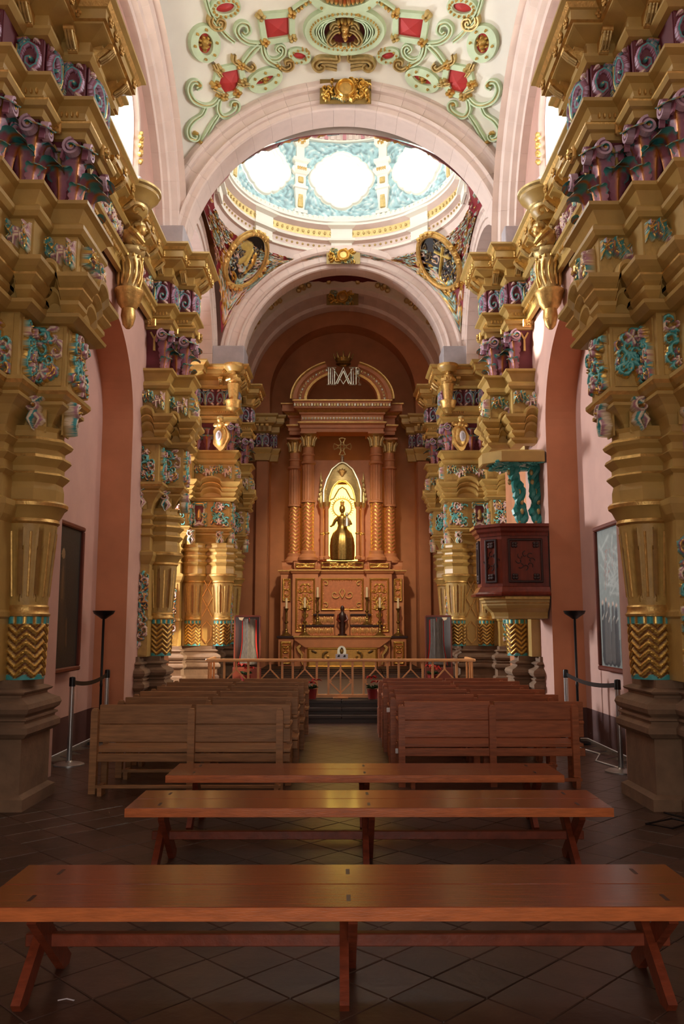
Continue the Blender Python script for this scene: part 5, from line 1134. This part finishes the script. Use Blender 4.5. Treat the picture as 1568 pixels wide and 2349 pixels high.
# ============================================================ ALTAR RAIL
T = thing('altar_rail', 'honey coloured wooden altar rail with diagonal braces across the sanctuary step', 'railing', (.02, 14.42, .35))
RX = 2.28
def rbeam(name, p, q, w_=.035, h=.03, root=None): b = MB(); b.beam(p, q, w_, h, M_RAIL, up=(0, 1, 0)); return obj(name, b, root or T)
b = MB(); b.box(-RX-.02, RX+.02, -.06, .05, .60, .65, M_RAIL, bev=.012); obj('top_rail', b, T)
b = MB(); b.box(-1.62, 1.62, -.025, .03, .0, .055, M_RAIL, bev=.006); obj('bottom_rail', b, T)
for s in (-1, 1):
    b = MB(); b.box(s*RX-.03, s*RX+.03, -.03, .9, .60, .65, M_RAIL, bev=.012); obj('return_rail', b, T)
    for y in (.2, .45, .8): b = MB(); b.box(s*RX-.015, s*RX+.015, y-.015, y+.015, 0, .6, M_RAIL); obj('baluster', b, T)
xs = []; units = [-1.78, -1.2, -.61, 0.0, .6, 1.2, 1.78]
for c_ in units:
    h = .205
    for s in (-1, 1):
        b = MB(); b.box(c_+s*h-.018, c_+s*h+.018, -.016, .016, .0, .61, M_RAIL); b.prism([(c_+s*h-.018, .60), (c_+s*h-.05, .605), (c_+s*h+.05, .605), (c_+s*h+.018, .60), (c_+s*h+.018, .56), (c_+s*h-.018, .56)], -.014, .014, M_RAIL); obj('baluster', b, T)
        rbeam('brace', (c_+s*.005, 0, .47), (c_+s*(h-.01), 0, .27), .022, .024)
        rbeam('brace', (c_+s*(h-.01), 0, .27), (c_+s*.005, 0, .08), .022, .024)
        b = MB(); b.prism([(c_+s*h, .32), (c_+s*(h-.06), .27), (c_+s*h, .22)], -.013, .013, M_RAIL); obj('spur', b, T)
    b = MB(); b.box(c_-.014, c_+.014, -.014, .014, 0 if abs(c_) < .1 else .46, .6, M_RAIL); obj('baluster', b, T)
b = MB(); b.box(-.13, .13, -.07, -.02, -.03, .01, M_RAIL, bev=.006); obj('gate_stop', b, T)
tag_ = thing('notice_card', 'white card with an arched picture on the middle of the altar rail', 'sign', (.04, 14.34, 1.0))
b = MB(); b.box(-.105, .105, -.006, 0, -.0, .082, M_PAPER); obj('card', b, tag_)
for k, x in enumerate((-.055, .045)): b = MB(); b.prism([(x-.02, .03), (x+.022, .03), (x+.018, .065) if k else (x+.022, .07), (x, .07), (x-.012, .05)], -.009, -.006, M_BLACK); obj('printed_mark', b, tag_)
b = MB(); b.prism([(.075*cos(a), .13+.09*sin(a)) for a in [pi*i/16 for i in range(17)]]+[(-.075, .082), (.075, .082)], .002, .012, M_SILV); obj('arched_picture', b, tag_)
b = MB(); b.ball(0, -.002, .135, .035, .01, .05, M_BRASS, n=10, k=6, bump=.2); b.ball(0, -.005, .175, .014, .01, .02, M_MAHOGD, n=8, k=5); obj('picture_figure', b, tag_, True)
# poinsettias
def flower(x, y, z, label, sc=1.):
    T = thing('poinsettia', label, 'plant', (x, y, z)); rs = random.Random(int(x*100)+7)
    b = MB(); b.lathe([(.06*sc, 0), (.075*sc, .12*sc), (.08*sc, .13*sc)], 0, 0, 16, M_POT); obj('pot', b, T, True)
    for i in range(4):
        cx, cy, cz = rs.uniform(-.07, .07)*sc, rs.uniform(-.07, .07)*sc, (.24+rs.uniform(-.04, .05))*sc
        b = MB()
        for k in range(7):
            a = k*.9+i; r = .085*sc; tip = (cx+r*cos(a), cy+r*sin(a), cz+rs.uniform(-.03, .02)*sc); w_ = .028*sc
            b.add([(cx, cy, cz), (cx+r*.55*cos(a)-w_*sin(a), cy+r*.55*sin(a)+w_*cos(a), cz+.02*sc), tip, (cx+r*.55*cos(a)+w_*sin(a), cy+r*.55*sin(a)-w_*cos(a), cz+.02*sc), (cx+r*.5*cos(a), cy+r*.5*sin(a), cz+.005)], [(0, 1, 4), (0, 4, 3), (1, 2, 4), (4, 2, 3)], M_REDC)
        b.ball(cx, cy, cz+.01, .01, .01, .01, M_GLDP, n=6, k=4); obj('red_bract', b, T)
    b = MB()
    for k in range(9):
        a = k*.7; r = .1*sc; z_ = .17*sc+.02*sin(k*2); b.add([(0, 0, .13*sc), (r*.6*cos(a)-.03*sc*sin(a), r*.6*sin(a)+.03*sc*cos(a), z_), (r*cos(a), r*sin(a), z_-.02), (r*.6*cos(a)+.03*sc*sin(a), r*.6*sin(a)-.03*sc*cos(a), z_)], [(0, 1, 2, 3)], M_LEAFG)
    obj('green_leaf', b, T)
flower(-.47, 14.22, .345, 'red poinsettia in a foil pot left of the gate, beside the left pews', 1.25)
flower(.56, 14.22, .345, 'red poinsettia in a foil pot right of the gate, beside the right pews', 1.25)
flower(-1.95, 17.6, .34, 'bright red poinsettia behind the left end of the altar rail', 1.5)
flower(1.95, 17.6, .34, 'bright red poinsettia behind the right end of the altar rail', 1.5)
# standing glazed cases with vestments
for s in (-1, 1):
    T = thing('display_case', 'standing red framed case holding a grey brocade vestment, %s of the altar' % SN[s], 'display case', (s*2.12+.08, 18.62, .34)); T.rotation_euler.z = -.15*s
    b = MB(); W = .28
    for x in (-W, W): b2 = MB(); b2.box(x-.016, x+.016, -.02, .03, .3, 1.42, M_BLKFR, bev=.004); obj('frame_post', b2, T)
    b2 = MB(); b2.box(-W, W, -.02, .03, 1.40, 1.44, M_BLKFR, bev=.004); obj('frame_top', b2, T)
    b2 = MB(); b2.box(-W-.03, W+.03, -.12, .2, 0, .3, M_BLKFR, bev=.01); obj('cabinet', b2, T)
    b2 = MB(); b2.box(-W, W, .06, .07, .3, 1.4, M_DKGLASS); obj('back_panel', b2, T)
    b = MB(); n = 12; q = -.04*s; V = []
    for i in range(n+1):
        t = i/n; hw_ = .12+.015*cos(t*5)+.085*t**1.6; z = 1.36-1.0*t
        for j in range(9): u = -1+2*j/8; V.append((q+u*hw_, .0-.03*cos(u*1.5)-.008*sin(j*2.5), z))
    b.add(V, [(i*9+j, i*9+j+1, (i+1)*9+j+1, (i+1)*9+j) for i in range(n) for j in range(8)], M_BROC); obj('vestment', b, T, True)
    b = MB()
    for e in (-1, 1): b.tube([(q+e*(.135+.015*cos(t*5)+.09*t**1.6), .015, 1.34-1.0*t) for t in [i/10 for i in range(11)]], .01 if e*s > 0 else .018, M_REDC, n=6)
    obj('red_lining', b, T, True)
    b = MB(); b.add([(-s*-.08, -.02, 1.39), (s*.2, -.02, 1.39), (s*.18, -.02, 1.34), (s*.12, -.02, 1.32)], [(0, 1, 2, 3)], M_WAX); obj('white_collar', b, T)
    b = MB(); b.tube([(q, -.02, 1.38), (q, -.02, 1.3)], .01, M_REDC, n=5); obj('ribbon', b, T)

# ============================================================ HIGH ALTAR
AX = .08; YF = 23.1
RT = thing('retablo', 'terracotta and gold neoclassical high altar with round pediment in the apse niche', 'altar', (AX, YF, 0))
def rt(name, fn, m=None, smooth=False, par=None, **kw): b = MB(); fn(b); return obj(name, b, par or RT, smooth, **kw)
def rbox(name, x0, x1, y0, y1, z0, z1, m=M_RETA, bev=.01, par=None): b = MB(); b.box(x0, x1, y0, y1, z0, z1, m, bev=bev); return obj(name, b, par or RT)
PRED = [(-1.72, .5), (-1.72, .22), (-1.38, .22), (-1.38, 0), (-.67, 0), (-.67, .1), (.67, .1), (.67, 0), (1.38, 0), (1.38, .22), (1.72, .22), (1.72, .5)]
b = MB(); sweep(b, PRED, [(0, 1.0), (0, 2.96), (.03, 2.98), (.06, 3.03), (.08, 3.05, G_), (.08, 3.08), (-.05, 3.1), (-.03, 3.2), (-.03, 3.3), (0, 3.33), (-.3, 3.34)], 1, m=M_RETA); obj('predella', b, RT)
def gfield(name, x0, x1, z0, z1, y, seed, n, sm=.05, sM=.09, gr=col(196, 120, 74), hgt=.03):
    w_, h_ = x1-x0, z1-z0; fr = [([(-w_/2+.03, -h_/2+.03), (w_/2-.03, -h_/2+.03), (w_/2-.03, h_/2-.03), (-w_/2+.03, h_/2-.03), (-w_/2+.03, -h_/2+.03)], .022, .022, .03, (GOLD, GOLD, col(120, 90, 40)))]
    fr += [([(-w_/2+.07+(w_-.14)*k/16, e*(h_/2-.07)) for e in (1,)], .01, .01, .02, CG) for k in range(17)]+[([(-w_/2+.07+(w_-.14)*k/16, -(h_/2-.07))], .01, .01, .02, CG) for k in range(17)]
    n = n*2; n2 = int((h_-.14)/.05); fr += [([(e*(w_/2-.07), -h_/2+.07+.05*k)], .01, .01, .02, CG) for k in range(n2) for e in (-1, 1)]
    cg_ = (GOLD, GOLD, col(170, 130, 66, .5)); rs = random.Random(seed); st = []
    for i in range(n):
        x = rs.uniform(.0, w_*.3); z = rs.uniform(-h_*.38, h_*.38); r = rs.uniform(sm, sM); a = rs.uniform(0, 6)
        for e in (-1, 1): st.append(([(e*p_[0], p_[1]) for p_ in spi(x, z, r, r*.2, a, a+4.5, 11)], r*.28, r*.14, hgt, cg_))
    me = relief(name, w_, h_, fr+st, gr, max(20, int(w_*70)), max(20, int(h_*70))); return put(name, me, RT, ((x0+x1)/2, y, (z0+z1)/2))
gfield('gilt_panel', -1.3, -.75, 1.36, 2.85, -.005, 1, 9); gfield('gilt_panel', .75, 1.3, 1.36, 2.85, -.005, 1, 9)
gfield('gilt_panel', -1.68, -1.43, 2.2, 2.85, .21, 3, 4, .03, .05); gfield('gilt_panel', 1.43, 1.68, 2.2, 2.85, .21, 3, 4, .03, .05)
gfield('centre_panel', -.6, .6, 1.95, 2.85, .09, 5, 0)
b = MB()
for e in (-1, 1):
    ribbon(b, [(e*p_[0], p_[1]) for p_ in spi(.2, 2.4, .12, .03, 3.6, 9, 14)], .018, .04, M_GLD, y=.08); ribbon(b, [(e*.0, 2.3), (e*.08, 2.45), (e*.03, 2.55)], .02, .045, M_GLD, y=.08)
    for z in (2.1, 2.7): ribbon(b, [(e*p_[0], p_[1]) for p_ in spi(.46, z, .08, .02, 1, 6, 12)], .02, .04, M_GLD, y=.08)
obj('gilt_scroll', b, RT)
gfield('gilt_plinth_panel', -.6, .6, 3.12, 3.3, .06, 7, 8, .04, .06); gfield('gilt_plinth_panel', -1.3, -.75, 3.12, 3.27, .0, 8, 4, .03, .05); gfield('gilt_plinth_panel', .75, 1.3, 3.12, 3.27, .0, 8, 4, .03, .05)
# altar table
M2 = lambda: None
rbox('altar_table', -1.3, 1.3, -.55, .1, 1.17, 1.25, M_RETA); b = MB(); b.box(-1.32, 1.32, -.58, -.54, 1.22, 1.27, M_GLD, bev=.01); obj('gilt_edge', b, RT)
b = MB(); b.prism([(-1.3, 1.17), (1.3, 1.17), (1.0, .96), (-1.0, .96)], -.54, -.3, M_RETA); b.box(-1.0, 1.0, -.5, .1, .42, .96, M_RETA); obj('altar_body', b, RT)
for e in (-1, 1): rbox('altar_side', e*1.0, e*1.3, -.42, .1, .42, 1.17)
st = [(spi(e*.42, .02, .13, .03, 1.5 if e > 0 else 1.6, (1.5 if e > 0 else 1.6)-e*5, 14), .035, .02, .03, (col(110, 84, 40), col(110, 84, 40), GOLD)) for e in (-1, 1)]+[([(e*.3, -.05), (e*.75, -.06)], .03, .008, .03, (col(96, 72, 36),)*3) for e in (-1, 1)]+[([(e*.8, .18), (e*.72, .14)], .03, .03, .03, (col(96, 72, 36),)*3) for e in (-1, 1)]+[([(-.92, -.24), (.92, -.24), (.92, .24), (-.92, .24), (-.92, -.24)], .02, .02, .03, CG)]
put('gold_frontal', relief('gold_frontal', 1.9, .54, st, col(206, 160, 84, .8), 120, 40), RT, (0, -.51, .69))
for e in (-1, 1):
    b = MB(); ribbon(b, [(e*(1.12), 1.02), (e*1.2, .95), (e*1.16, .86), (e*1.08, .76), (e*1.1, .62), (e*1.06, .5)], [.05, .06, .05, .04, .03, .02], .08, M_GLD, y=-.43); obj('console_scroll', b, RT, True)
    rbox('side_pedestal', e*1.32, e*1.74, -.3, .3, .42, 1.2, M_RETA); rbox('pedestal_cap', e*1.3, e*1.78, -.34, .3, 1.2, 1.26, M_MAHOGD)
    gfield('gilt_panel', min(e*1.38, e*1.68), max(e*1.38, e*1.68), .5, 1.12, -.31, 11, 5, .03, .05)
# gradines
for z0, z1, xw, y in ((1.27, 1.56, 1.02, -.25), (1.56, 1.86, .72, -.08)):
    for e in (-1, 1):
        rbox('gradine', e*.22, e*xw, y, .1, z0, z1-.05, M_RETA); rbox('gradine_cap', e*.22, e*(xw+.08), y-.04, .1, z1-.05, z1, M_MAHOGD)
        b = MB()
        for k in range(int((xw-.28)/.045)): b.ball(e*(.27+.045*k), y-.012, (z0+z1)/2-.02, .018, .02, .085+.02*sin(k*1.7), M_GLD, n=6, k=5)
        obj('gilt_fluting', b, RT, True, kind='stuff')
rbox('tabernacle', -.2, .2, -.2, .1, 1.27, 1.95, M_RETA)
b = MB(); b.lathe([(.12, 1.27), (.12, 1.31), (.08, 1.33), (.075, 1.5), (.085, 1.66), (.11, 1.78), (.10, 1.85), (.045, 1.9), (.035, 1.93), (.055, 1.98), (.05, 2.04), (.02, 2.08)], 0, -.33, 18, M_MAHOGD, ey=.8)
for e in (-1, 1): b.tube([(e*.1, -.33, 1.83), (e*.14, -.37, 1.7), (e*.06, -.43, 1.64)], [.035, .03, .022], M_MAHOG, n=7)
o = obj('wooden_figure', b, None, True, loc=(AX, YF, 0)); tag(o, 'small dark wooden figure standing in the middle of the altar table', 'statue')
# columns of the retablo, front pair and set back outer pair
def colmesh():
    b = MB(); pr2 = [(.28, 3.34), (.28, 3.42), (.24, 3.46), (.2, 3.52), (.21, 3.6), (.17, 3.62)]
    b.lathe(pr2, 0, 0, 24, M_RETA); base = b.mesh('base', True)
    b = MB(); V = []; Cc = []; NA_, NZ = 40, 60; RC = col(196, 112, 66)
    for i in range(NZ+1):
        z = 3.62+1.35*i/NZ
        for j in range(NA_):
            a = 2*pi*j/NA_; u = (a*5/(2*pi)) % 1; tri = 1-abs(2*u-1); g = .5-.5*cos(2*pi*((z/.11)-tri*.7)); V.append(((.155+.014*g)*cos(a), (.155+.014*g)*sin(a), z)); Cc.append(GOLD if g > .8 else RC)
    b.add(V, [(i*NA_+j, i*NA_+(j+1) % NA_, (i+1)*NA_+(j+1) % NA_, (i+1)*NA_+j) for i in range(NZ) for j in range(NA_)], M_POLY, Cc); zz = b.mesh('zigzag_drum', True)
    b = MB(); V = []; NA_ = 60; NZ = 1
    for z, r in ((4.97, .2), (5.03, .2), (5.05, .17), (6.05, .17), (6.08, .21), (6.14, .21), (6.16, .16), (6.3, .16), (6.32, .18), (6.36, .18), (6.38, .155), (6.55, .155)):
        for j in range(NA_): g = .014 if j % 6 < 2 and .16 < r < .175 else 0; V.append(((r-g)*cos(2*pi*j/NA_), (r-g)*sin(2*pi*j/NA_), z))
    b.add(V, [(i*NA_+j, i*NA_+(j+1) % NA_, (i+1)*NA_+(j+1) % NA_, (i+1)*NA_+j) for i in range(11) for j in range(NA_)], M_RETA); sh = b.mesh('shaft')
    b = MB(); b.lathe([(.15, 6.55), (.16, 6.58), (.15, 6.62), (.17, 6.85), (.22, 6.9), (.24, 6.93)], 0, 0, 20, M_GLD)
    for k in range(10): a = k*pi/5; b.tube([(.15*cos(a), .15*sin(a), 6.6), (.17*cos(a), .17*sin(a), 6.75), (.24*cos(a), .24*sin(a), 6.86)], [.03, .035, .02], M_GLDP, n=6)
    b.box(-.23, .23, -.23, .23, 6.93, 6.98, M_RETA); cp = b.mesh('capital', True); return base, zz, sh, cp
CM_ = colmesh()
for i, (x, y, sc) in enumerate(((-.96, .1, 1), (.96, .1, 1), (-1.36, .42, .985), (1.36, .42, .985))):
    T = thing('altar_column', '%s terracotta column with gilded zigzags, %s of the lit niche' % ('inner front' if i < 2 else 'outer set back', 'left' if x < 0 else 'right'), 'column', (AX+x, YF+y, 0)); T.scale = (1, 1, sc)
    for nm, me in zip(('base', 'zigzag_drum', 'shaft', 'capital'), CM_): put(nm, me, T)
# entablature and broken round pediment
E1 = [(-1.52, .5), (-1.52, .28), (-1.17, .28), (-1.17, -.08), (1.17, -.08), (1.17, .28), (1.52, .28), (1.52, .5)]
b = MB(); sweep(b, E1, [(-.5, 6.97), (0, 6.98), (0, 7.08), (.03, 7.09), (.03, 7.17), (.06, 7.2), (.09, 7.23, G_), (.09, 7.26), (0, 7.28), (0, 7.46), (.05, 7.5), (.05, 7.53, G_), (.14, 7.6), (.2, 7.63), (.2, 7.8), (.24, 7.83, G_), (.24, 7.86), (-.5, 7.87)], 1, m=M_RETA); ent = obj('entablature', b, RT)
b = MB()
for k in range(52): b.ball(-1.12+.044*k, -.09, 7.37, .018, .02, .045, M_GLDP if k % 2 else M_SILV, n=6, k=4)
for k in range(34): b.box(-1.34+.081*k-.03, -1.34+.081*k+.03, -.31, -.28, 7.67, 7.76, M_GLDP if k % 3 else M_SILV, bev=.01)
o = obj('gilt_moulding', b, RT); o['kind'] = 'stuff'
for e in (-1, 1):
    b = MB(); V = []; prf = [(.82, -.05), (.84, -.24), (.9, -.26), (.96, -.22), (1.04, -.22), (1.08, -.3), (1.16, -.3), (1.2, -.34), (1.23, -.34), (1.23, -.02)]
    mts = [M_RETA, M_GLD, M_RETA, M_RETA, M_RETA, M_RETA, M_GLD, M_GLD, M_RETA]; k0 = len(prf); N_ = 16
    for i in range(N_+1):
        a = (.02+.385*pi*i/N_*1.0)
        for r, y in prf: V.append((e*r*1.2*cos(a), y, 7.86+r*.95*sin(a)))
    base = len(b.v); b.v += V; b.c += [OCHRE]*len(V)
    for i in range(N_):
        for j in range(k0-1): b.f.append((base+i*k0+j, base+i*k0+j+1, base+(i+1)*k0+j+1, base+(i+1)*k0+j)); b.m.append(b.mi(mts[j]))
    b.f.append(tuple(base+N_*k0+j for j in range(k0))); b.m.append(0)
    for i in range(13): a = .06+.36*pi*i/12; b.ball(e*1.2*cos(a), -.23, 7.86+.95*sin(a), .04, .025, .04, M_SILV if i % 3 == 0 else M_GLDP, n=6, k=4)
    obj('pediment_arc', b, RT)
# gothic canopy over the lit niche
T = thing('niche_canopy', 'pointed canopy with crockets and slender colonnettes around the glowing niche', 'canopy', (AX, YF-.05, 0))
out = [(e, z) for e, z in ((-.5, 4.95), (-.5, 5.3), (-.42, 5.6), (-.28, 5.9), (-.1, 6.06), (0, 6.1), (.1, 6.06), (.28, 5.9), (.42, 5.6), (.5, 5.3), (.5, 4.95))]
inn = [(-.36, 4.95), (-.35, 5.1), (-.3, 5.3), (-.24, 5.42), (-.1, 5.56), (0, 5.58), (.1, 5.56), (.24, 5.42), (.3, 5.3), (.35, 5.1), (.36, 4.95)]
b = MB(); n = 11; V = [(x, y, z) for pts, y in ((out, .25), (out, -.02), (inn, -.12), (inn, .2)) for x, z in pts]
b.add(V, [(r*n+i, r*n+i+1, (r+1)*n+i+1, (r+1)*n+i) for r in range(3) for i in range(n-1)], M_GLDP); obj('hood', b, T, True)
b = MB(); b.tube([(x, -.12, z) for x, z in inn], .028, M_GLD, n=6); b.tube([(x*1.04, -.05, z) for x, z in out], .03, M_SILV, n=6); obj('rib', b, T, True)
b = MB()
for k in range(5): a = .5+.54*k; b.tube([(0, -.1, 5.68), (.09*cos(a), -.12, 5.8+.06*sin(a)), (.15*cos(a), -.1, 5.78+.14*sin(a))], [.02, .035, .01], M_GLD, n=6)
obj('leaf_spray', b, T, True)
b = MB(); b.tube([(x, -.08, z) for x, z in ((-.34, 5.02), (-.24, 5.06), (-.2, 5.14), (-.1, 5.32), (0, 5.38), (.1, 5.32), (.2, 5.14), (.24, 5.06), (.34, 5.02))], .022, M_GLD, n=6); obj('trefoil_arch', b, T, True)
for e in (-1, 1):
    for x, y in ((.43, -.1), (.57, .1)):
        b = MB(); b.lathe([(.09, 3.36), (.09, 3.42), (.055, 3.46), (.055, 4.05), (.075, 4.07), (.075, 4.1), (.05, 4.12), (.05, 4.75), (.09, 4.82), (.11, 4.92), (.12, 4.95)], e*x, y, 14, M_RETA, mats=[M_RETA]*3+[M_GLD]*3+[M_RETA]*2+[M_GLD]*2); obj('colonnette', b, T, True)
    b = MB(); b.lathe([(.06, 4.95), (.07, 5.1), (.04, 5.2), (.05, 5.35), (.03, 5.5), (.04, 5.6), (.0, 5.85)], e*.6, .05, 10, M_GLDP)
    for k in range(5): b.ball(e*(.66-.02*k), .0, 5.05+.13*k, .045, .04, .06, M_GLDP, n=7, k=5)
    obj('pinnacle', b, T, True)
b = MB(); b.lathe([(.05, 6.06), (.03, 6.1), (.05, 6.15), (.035, 6.2), (.055, 6.25), (.02, 6.31)], 0, 0, 12, M_SILV); obj('finial', b, T, True)
# backlit niche glass
T = thing('niche_window', 'glowing yellow pleated glass panel behind the crowned statue', 'window', (AX, YF+.42, 3.34)); b = MB(); n = 12
for k in range(n): x0_ = -.44+.88*k/n; x1_ = x0_+.88/n; xm = (x0_+x1_)/2; b.add([(x0_, 0, 0), (xm, -.03, 0), (xm, -.03, 2.3), (x0_, 0, 2.3), (x1_, 0, 0), (x1_, 0, 2.3)], [(0, 1, 2, 3), (1, 4, 5, 2)], M_NICHE)
obj('glass', b, T)
for e in (-1, 1): b = MB(); b.box(e*.44, e*.9, -.1, -.02, 0, 2.9, M_RETA); obj('surround', b, T)
b = MB(); b.box(-.44, .44, -.1, -.02, 2.2, 2.9, M_RETA); obj('surround', b, T)
# statue
T = thing('crowned_statue', 'brown crowned statue of a woman in a bell shaped gown holding a child', 'statue', (AX-.0, YF+.1, 3.36))
b = MB(); V = []; NA_ = 40; prof = [(.32, 0), (.33, .12), (.335, .4), (.31, .6), (.25, .76), (.16, .86), (.125, .96), (.14, 1.05), (.165, 1.15), (.15, 1.22), (.06, 1.27), (.042, 1.3), (.045, 1.33), (.075, 1.37), (.085, 1.43), (.078, 1.5), (.05, 1.54), (.01, 1.56)]
for r, z in prof:
    for j in range(NA_): a = 2*pi*j/NA_; q = 1+(.05*cos(10*a) if z < .8 else 0); V.append((r*q*cos(a), r*q*.75*sin(a), z))
b.add(V, [(i*NA_+j, i*NA_+(j+1) % NA_, (i+1)*NA_+(j+1) % NA_, (i+1)*NA_+j) for i in range(len(prof)-1) for j in range(NA_)], M_BRASS)
for pts in ([(-.1, -.02, 1.2), (-.2, -.04, 1.1), (-.25, -.12, .98), (-.3, -.2, .93)], [(.1, -.02, 1.2), (.19, -.04, 1.1), (.24, -.12, 1.0), (.2, -.2, .98), (.14, -.22, 1.02)]): b.tube(pts, [.055, .05, .042, .025, .02][:len(pts)], M_BRASS, n=9)
b.ball(-.31, -.21, .92, .03, .03, .025, M_BRASS, n=8, k=5)
for k in range(4): b.tube([(-.31, -.22, .92), (-.335-.005*k, -.23-.01*k, .90+.012*k)], .008, M_BRASS, n=5)
b.ball(0, -.07, 1.42, .012, .02, .02, M_BRASS, n=6, k=4); obj('figure', b, T, True)
b = MB(); b.lathe([(.05, 1.53), (.06, 1.56), (.055, 1.6), (.075, 1.64), (.05, 1.62)], 0, 0, 16, M_GLD, cap=False); b.ball(0, 0, 1.68, .02, .02, .02, M_GLD, n=6, k=4)
for k in range(6): a = k*pi/3; b.tube([(.06*cos(a), .06*sin(a), 1.62), (.05*cos(a), .05*sin(a), 1.66), (0, 0, 1.68)], .006, M_GLD, n=4)
obj('crown', b, T, True)
b = MB(); b.tube([(.26*cos(a), .04, 1.48+.26*sin(a)) for a in [2*pi*k/36 for k in range(37)]], .02, M_BRASS, n=6, cap=False)
for k in range(22): a = -.7+k*.22; b.beam((.27*cos(a), .04, 1.48+.27*sin(a)), (.33*cos(a), .04, 1.48+.33*sin(a)), .02, .012, M_BRASS, up=(0, 1, 0))
obj('halo', b, T, True)
b = MB(); b.lathe([(.09, .92), (.085, 1.0), (.06, 1.12), (.04, 1.18), (.03, 1.2), (.045, 1.23), (.05, 1.27), (.03, 1.31), (.0, 1.32)], .13, -.2, 14, M_SILV); b.tube([(.17, -.22, 1.14), (.22, -.28, 1.08)], [.025, .015], M_SILV, n=6); b.tube([(.09, -.22, 1.14), (.05, -.28, 1.1)], [.025, .015], M_SILV, n=6); obj('child', b, T, True)
# cross, monogram and crown
T = thing('cross', 'open gilded cross with flared arms on top of the niche canopy', 'cross', (AX, YF-.05, 6.56)); b = MB()
for k in range(4):
    a = k*pi/2; R_ = lambda x, z: (x*cos(a)-z*sin(a), x*sin(a)+z*cos(a))
    for e in (-1, 1): b.tube([(lambda q: (q[0], 0, q[1]))(R_(x, z)) for x, z in ((e*.05, .05), (e*.035, .12), (e*.085, .23), (0, .25))], .018, M_GLDP, n=6)
    b.tube([(lambda q: (q[0], 0, q[1]))(R_(x, z)) for x, z in ((-.035, .14), (.0, .1), (.035, .14))], .016, M_GLDP, n=6)
b.tube([(.07*cos(k*pi/2+pi/4), 0, .07*sin(k*pi/2+pi/4)) for k in range(5)], .022, M_GLDP, n=6); obj('arms', b, T, True)
T = thing('monogram', 'silvered interlaced letter monogram in the gap of the pediment', 'monogram', (AX+.03, YF-.35, 8.28))
def letter(nm, segs, r=.02):
    b = MB()
    for sg in segs: b.tube([(x, 0, z) for x, z in sg], r, M_SILV, n=6)
    obj(nm, b, T, True)
h = .5
letter('letter_i', [[(-.42, 0), (-.42, h)], [(-.47, 0), (-.37, 0)], [(-.47, h), (-.37, h)], [(-.37, .02), (-.36, h-.02)], [(-.45, .25), (-.38, .25)]])
letter('letter_m', [[(-.31, 0), (-.31, h), (0, .02), (.28, h), (.28, 0)], [(-.25, 0), (-.25, h-.04)], [(.22, 0), (.22, h-.04)], [(-.36, 0), (-.2, 0)], [(.16, 0), (.34, 0)]])
letter('letter_a', [[(-.22, .02), (.0, h), (.2, .02)], [(-.17, .02), (.0, h-.1)], [(.15, .02), (0, h-.1)]])
letter('letter_w', [[(-.28, h-.03), (0, 0), (.26, h-.03)], [(-.36, h), (-.2, h)], [(.16, h), (.36, h)]])
letter('letter_r', [[(.36, 0), (.36, h)], [(.3, h), (.42, h), (.46, h-.06), (.45, h-.18), (.36, h-.24)], [(.38, h-.24), (.45, .2), (.43, .08), (.48, 0)], [(.42, .0), (.5, 0)], [(.41, .4), (.41, .3)]])
T = thing('crown', 'dark metal crown above the monogram over the altar', 'crown', (AX+.03, YF-.3, 8.88))
b = MB(); b.lathe([(.2, .0), (.22, .02), (.2, .06), (.24, .16), (.23, .18), (.19, .07)], 0, 0, 28, M_BRASS, cap=False); obj('band', b, T, True)
for k in range(9):
    a = -pi/2+k*2*pi/9; b = MB(); b.tube([(.23*cos(a), .23*sin(a), .15), (.27*cos(a), .27*sin(a), .25), (.29*cos(a), .29*sin(a), .27)], [.03, .018, .012], M_BRASS, n=6); b.ball(.28*cos(a), .28*sin(a), .29, .022, .022, .022, M_BRASS, n=6, k=4); obj('point', b, T, True)
# candlesticks
def cstick(x, y, z, h, label):
    T = thing('candlestick', label, 'candlestick', (AX+x, YF+y, z), group='brass candlesticks on the high altar')
    b = MB(); b.lathe([(.155, 0), (.155, .015), (.13, .03), (.09, .06), (.045, .1), (.035, .14), (.05, .16), (.035, .19)], 0, 0, 20, M_BRASS); obj('foot', b, T, True)
    b = MB(); z0 = .19; L_ = h-.19-.28; b.lathe([(.03, z0), (.028, z0+L_*.25), (.055, z0+L_*.3), (.055, z0+L_*.34), (.028, z0+L_*.4), (.035, z0+L_*.75), (.028, z0+L_*.85), (.06, z0+L_*.96), (.065, z0+L_)], 0, 0, 16, M_BRASS); obj('stem', b, T, True)
    b = MB(); b.lathe([(.032, h-.28), (.032, h-.01), (.02, h)], 0, 0, 14, M_WAX); obj('candle', b, T, True)
for s in (-1, 1):
    cstick(s*1.54, -.05, 1.26, 1.03, 'tall brass candlestick on the outer pedestal at the %s end of the altar' % SN[s])
    cstick(s*1.02-.0, -.36, 1.27, 1.03, 'tall brass candlestick on the altar table, %s of the wooden figure' % SN[s])
    cstick(s*.68, -.1, 1.56, 1.03, 'brass candlestick raised on the %s gradine of the altar' % SN[s])
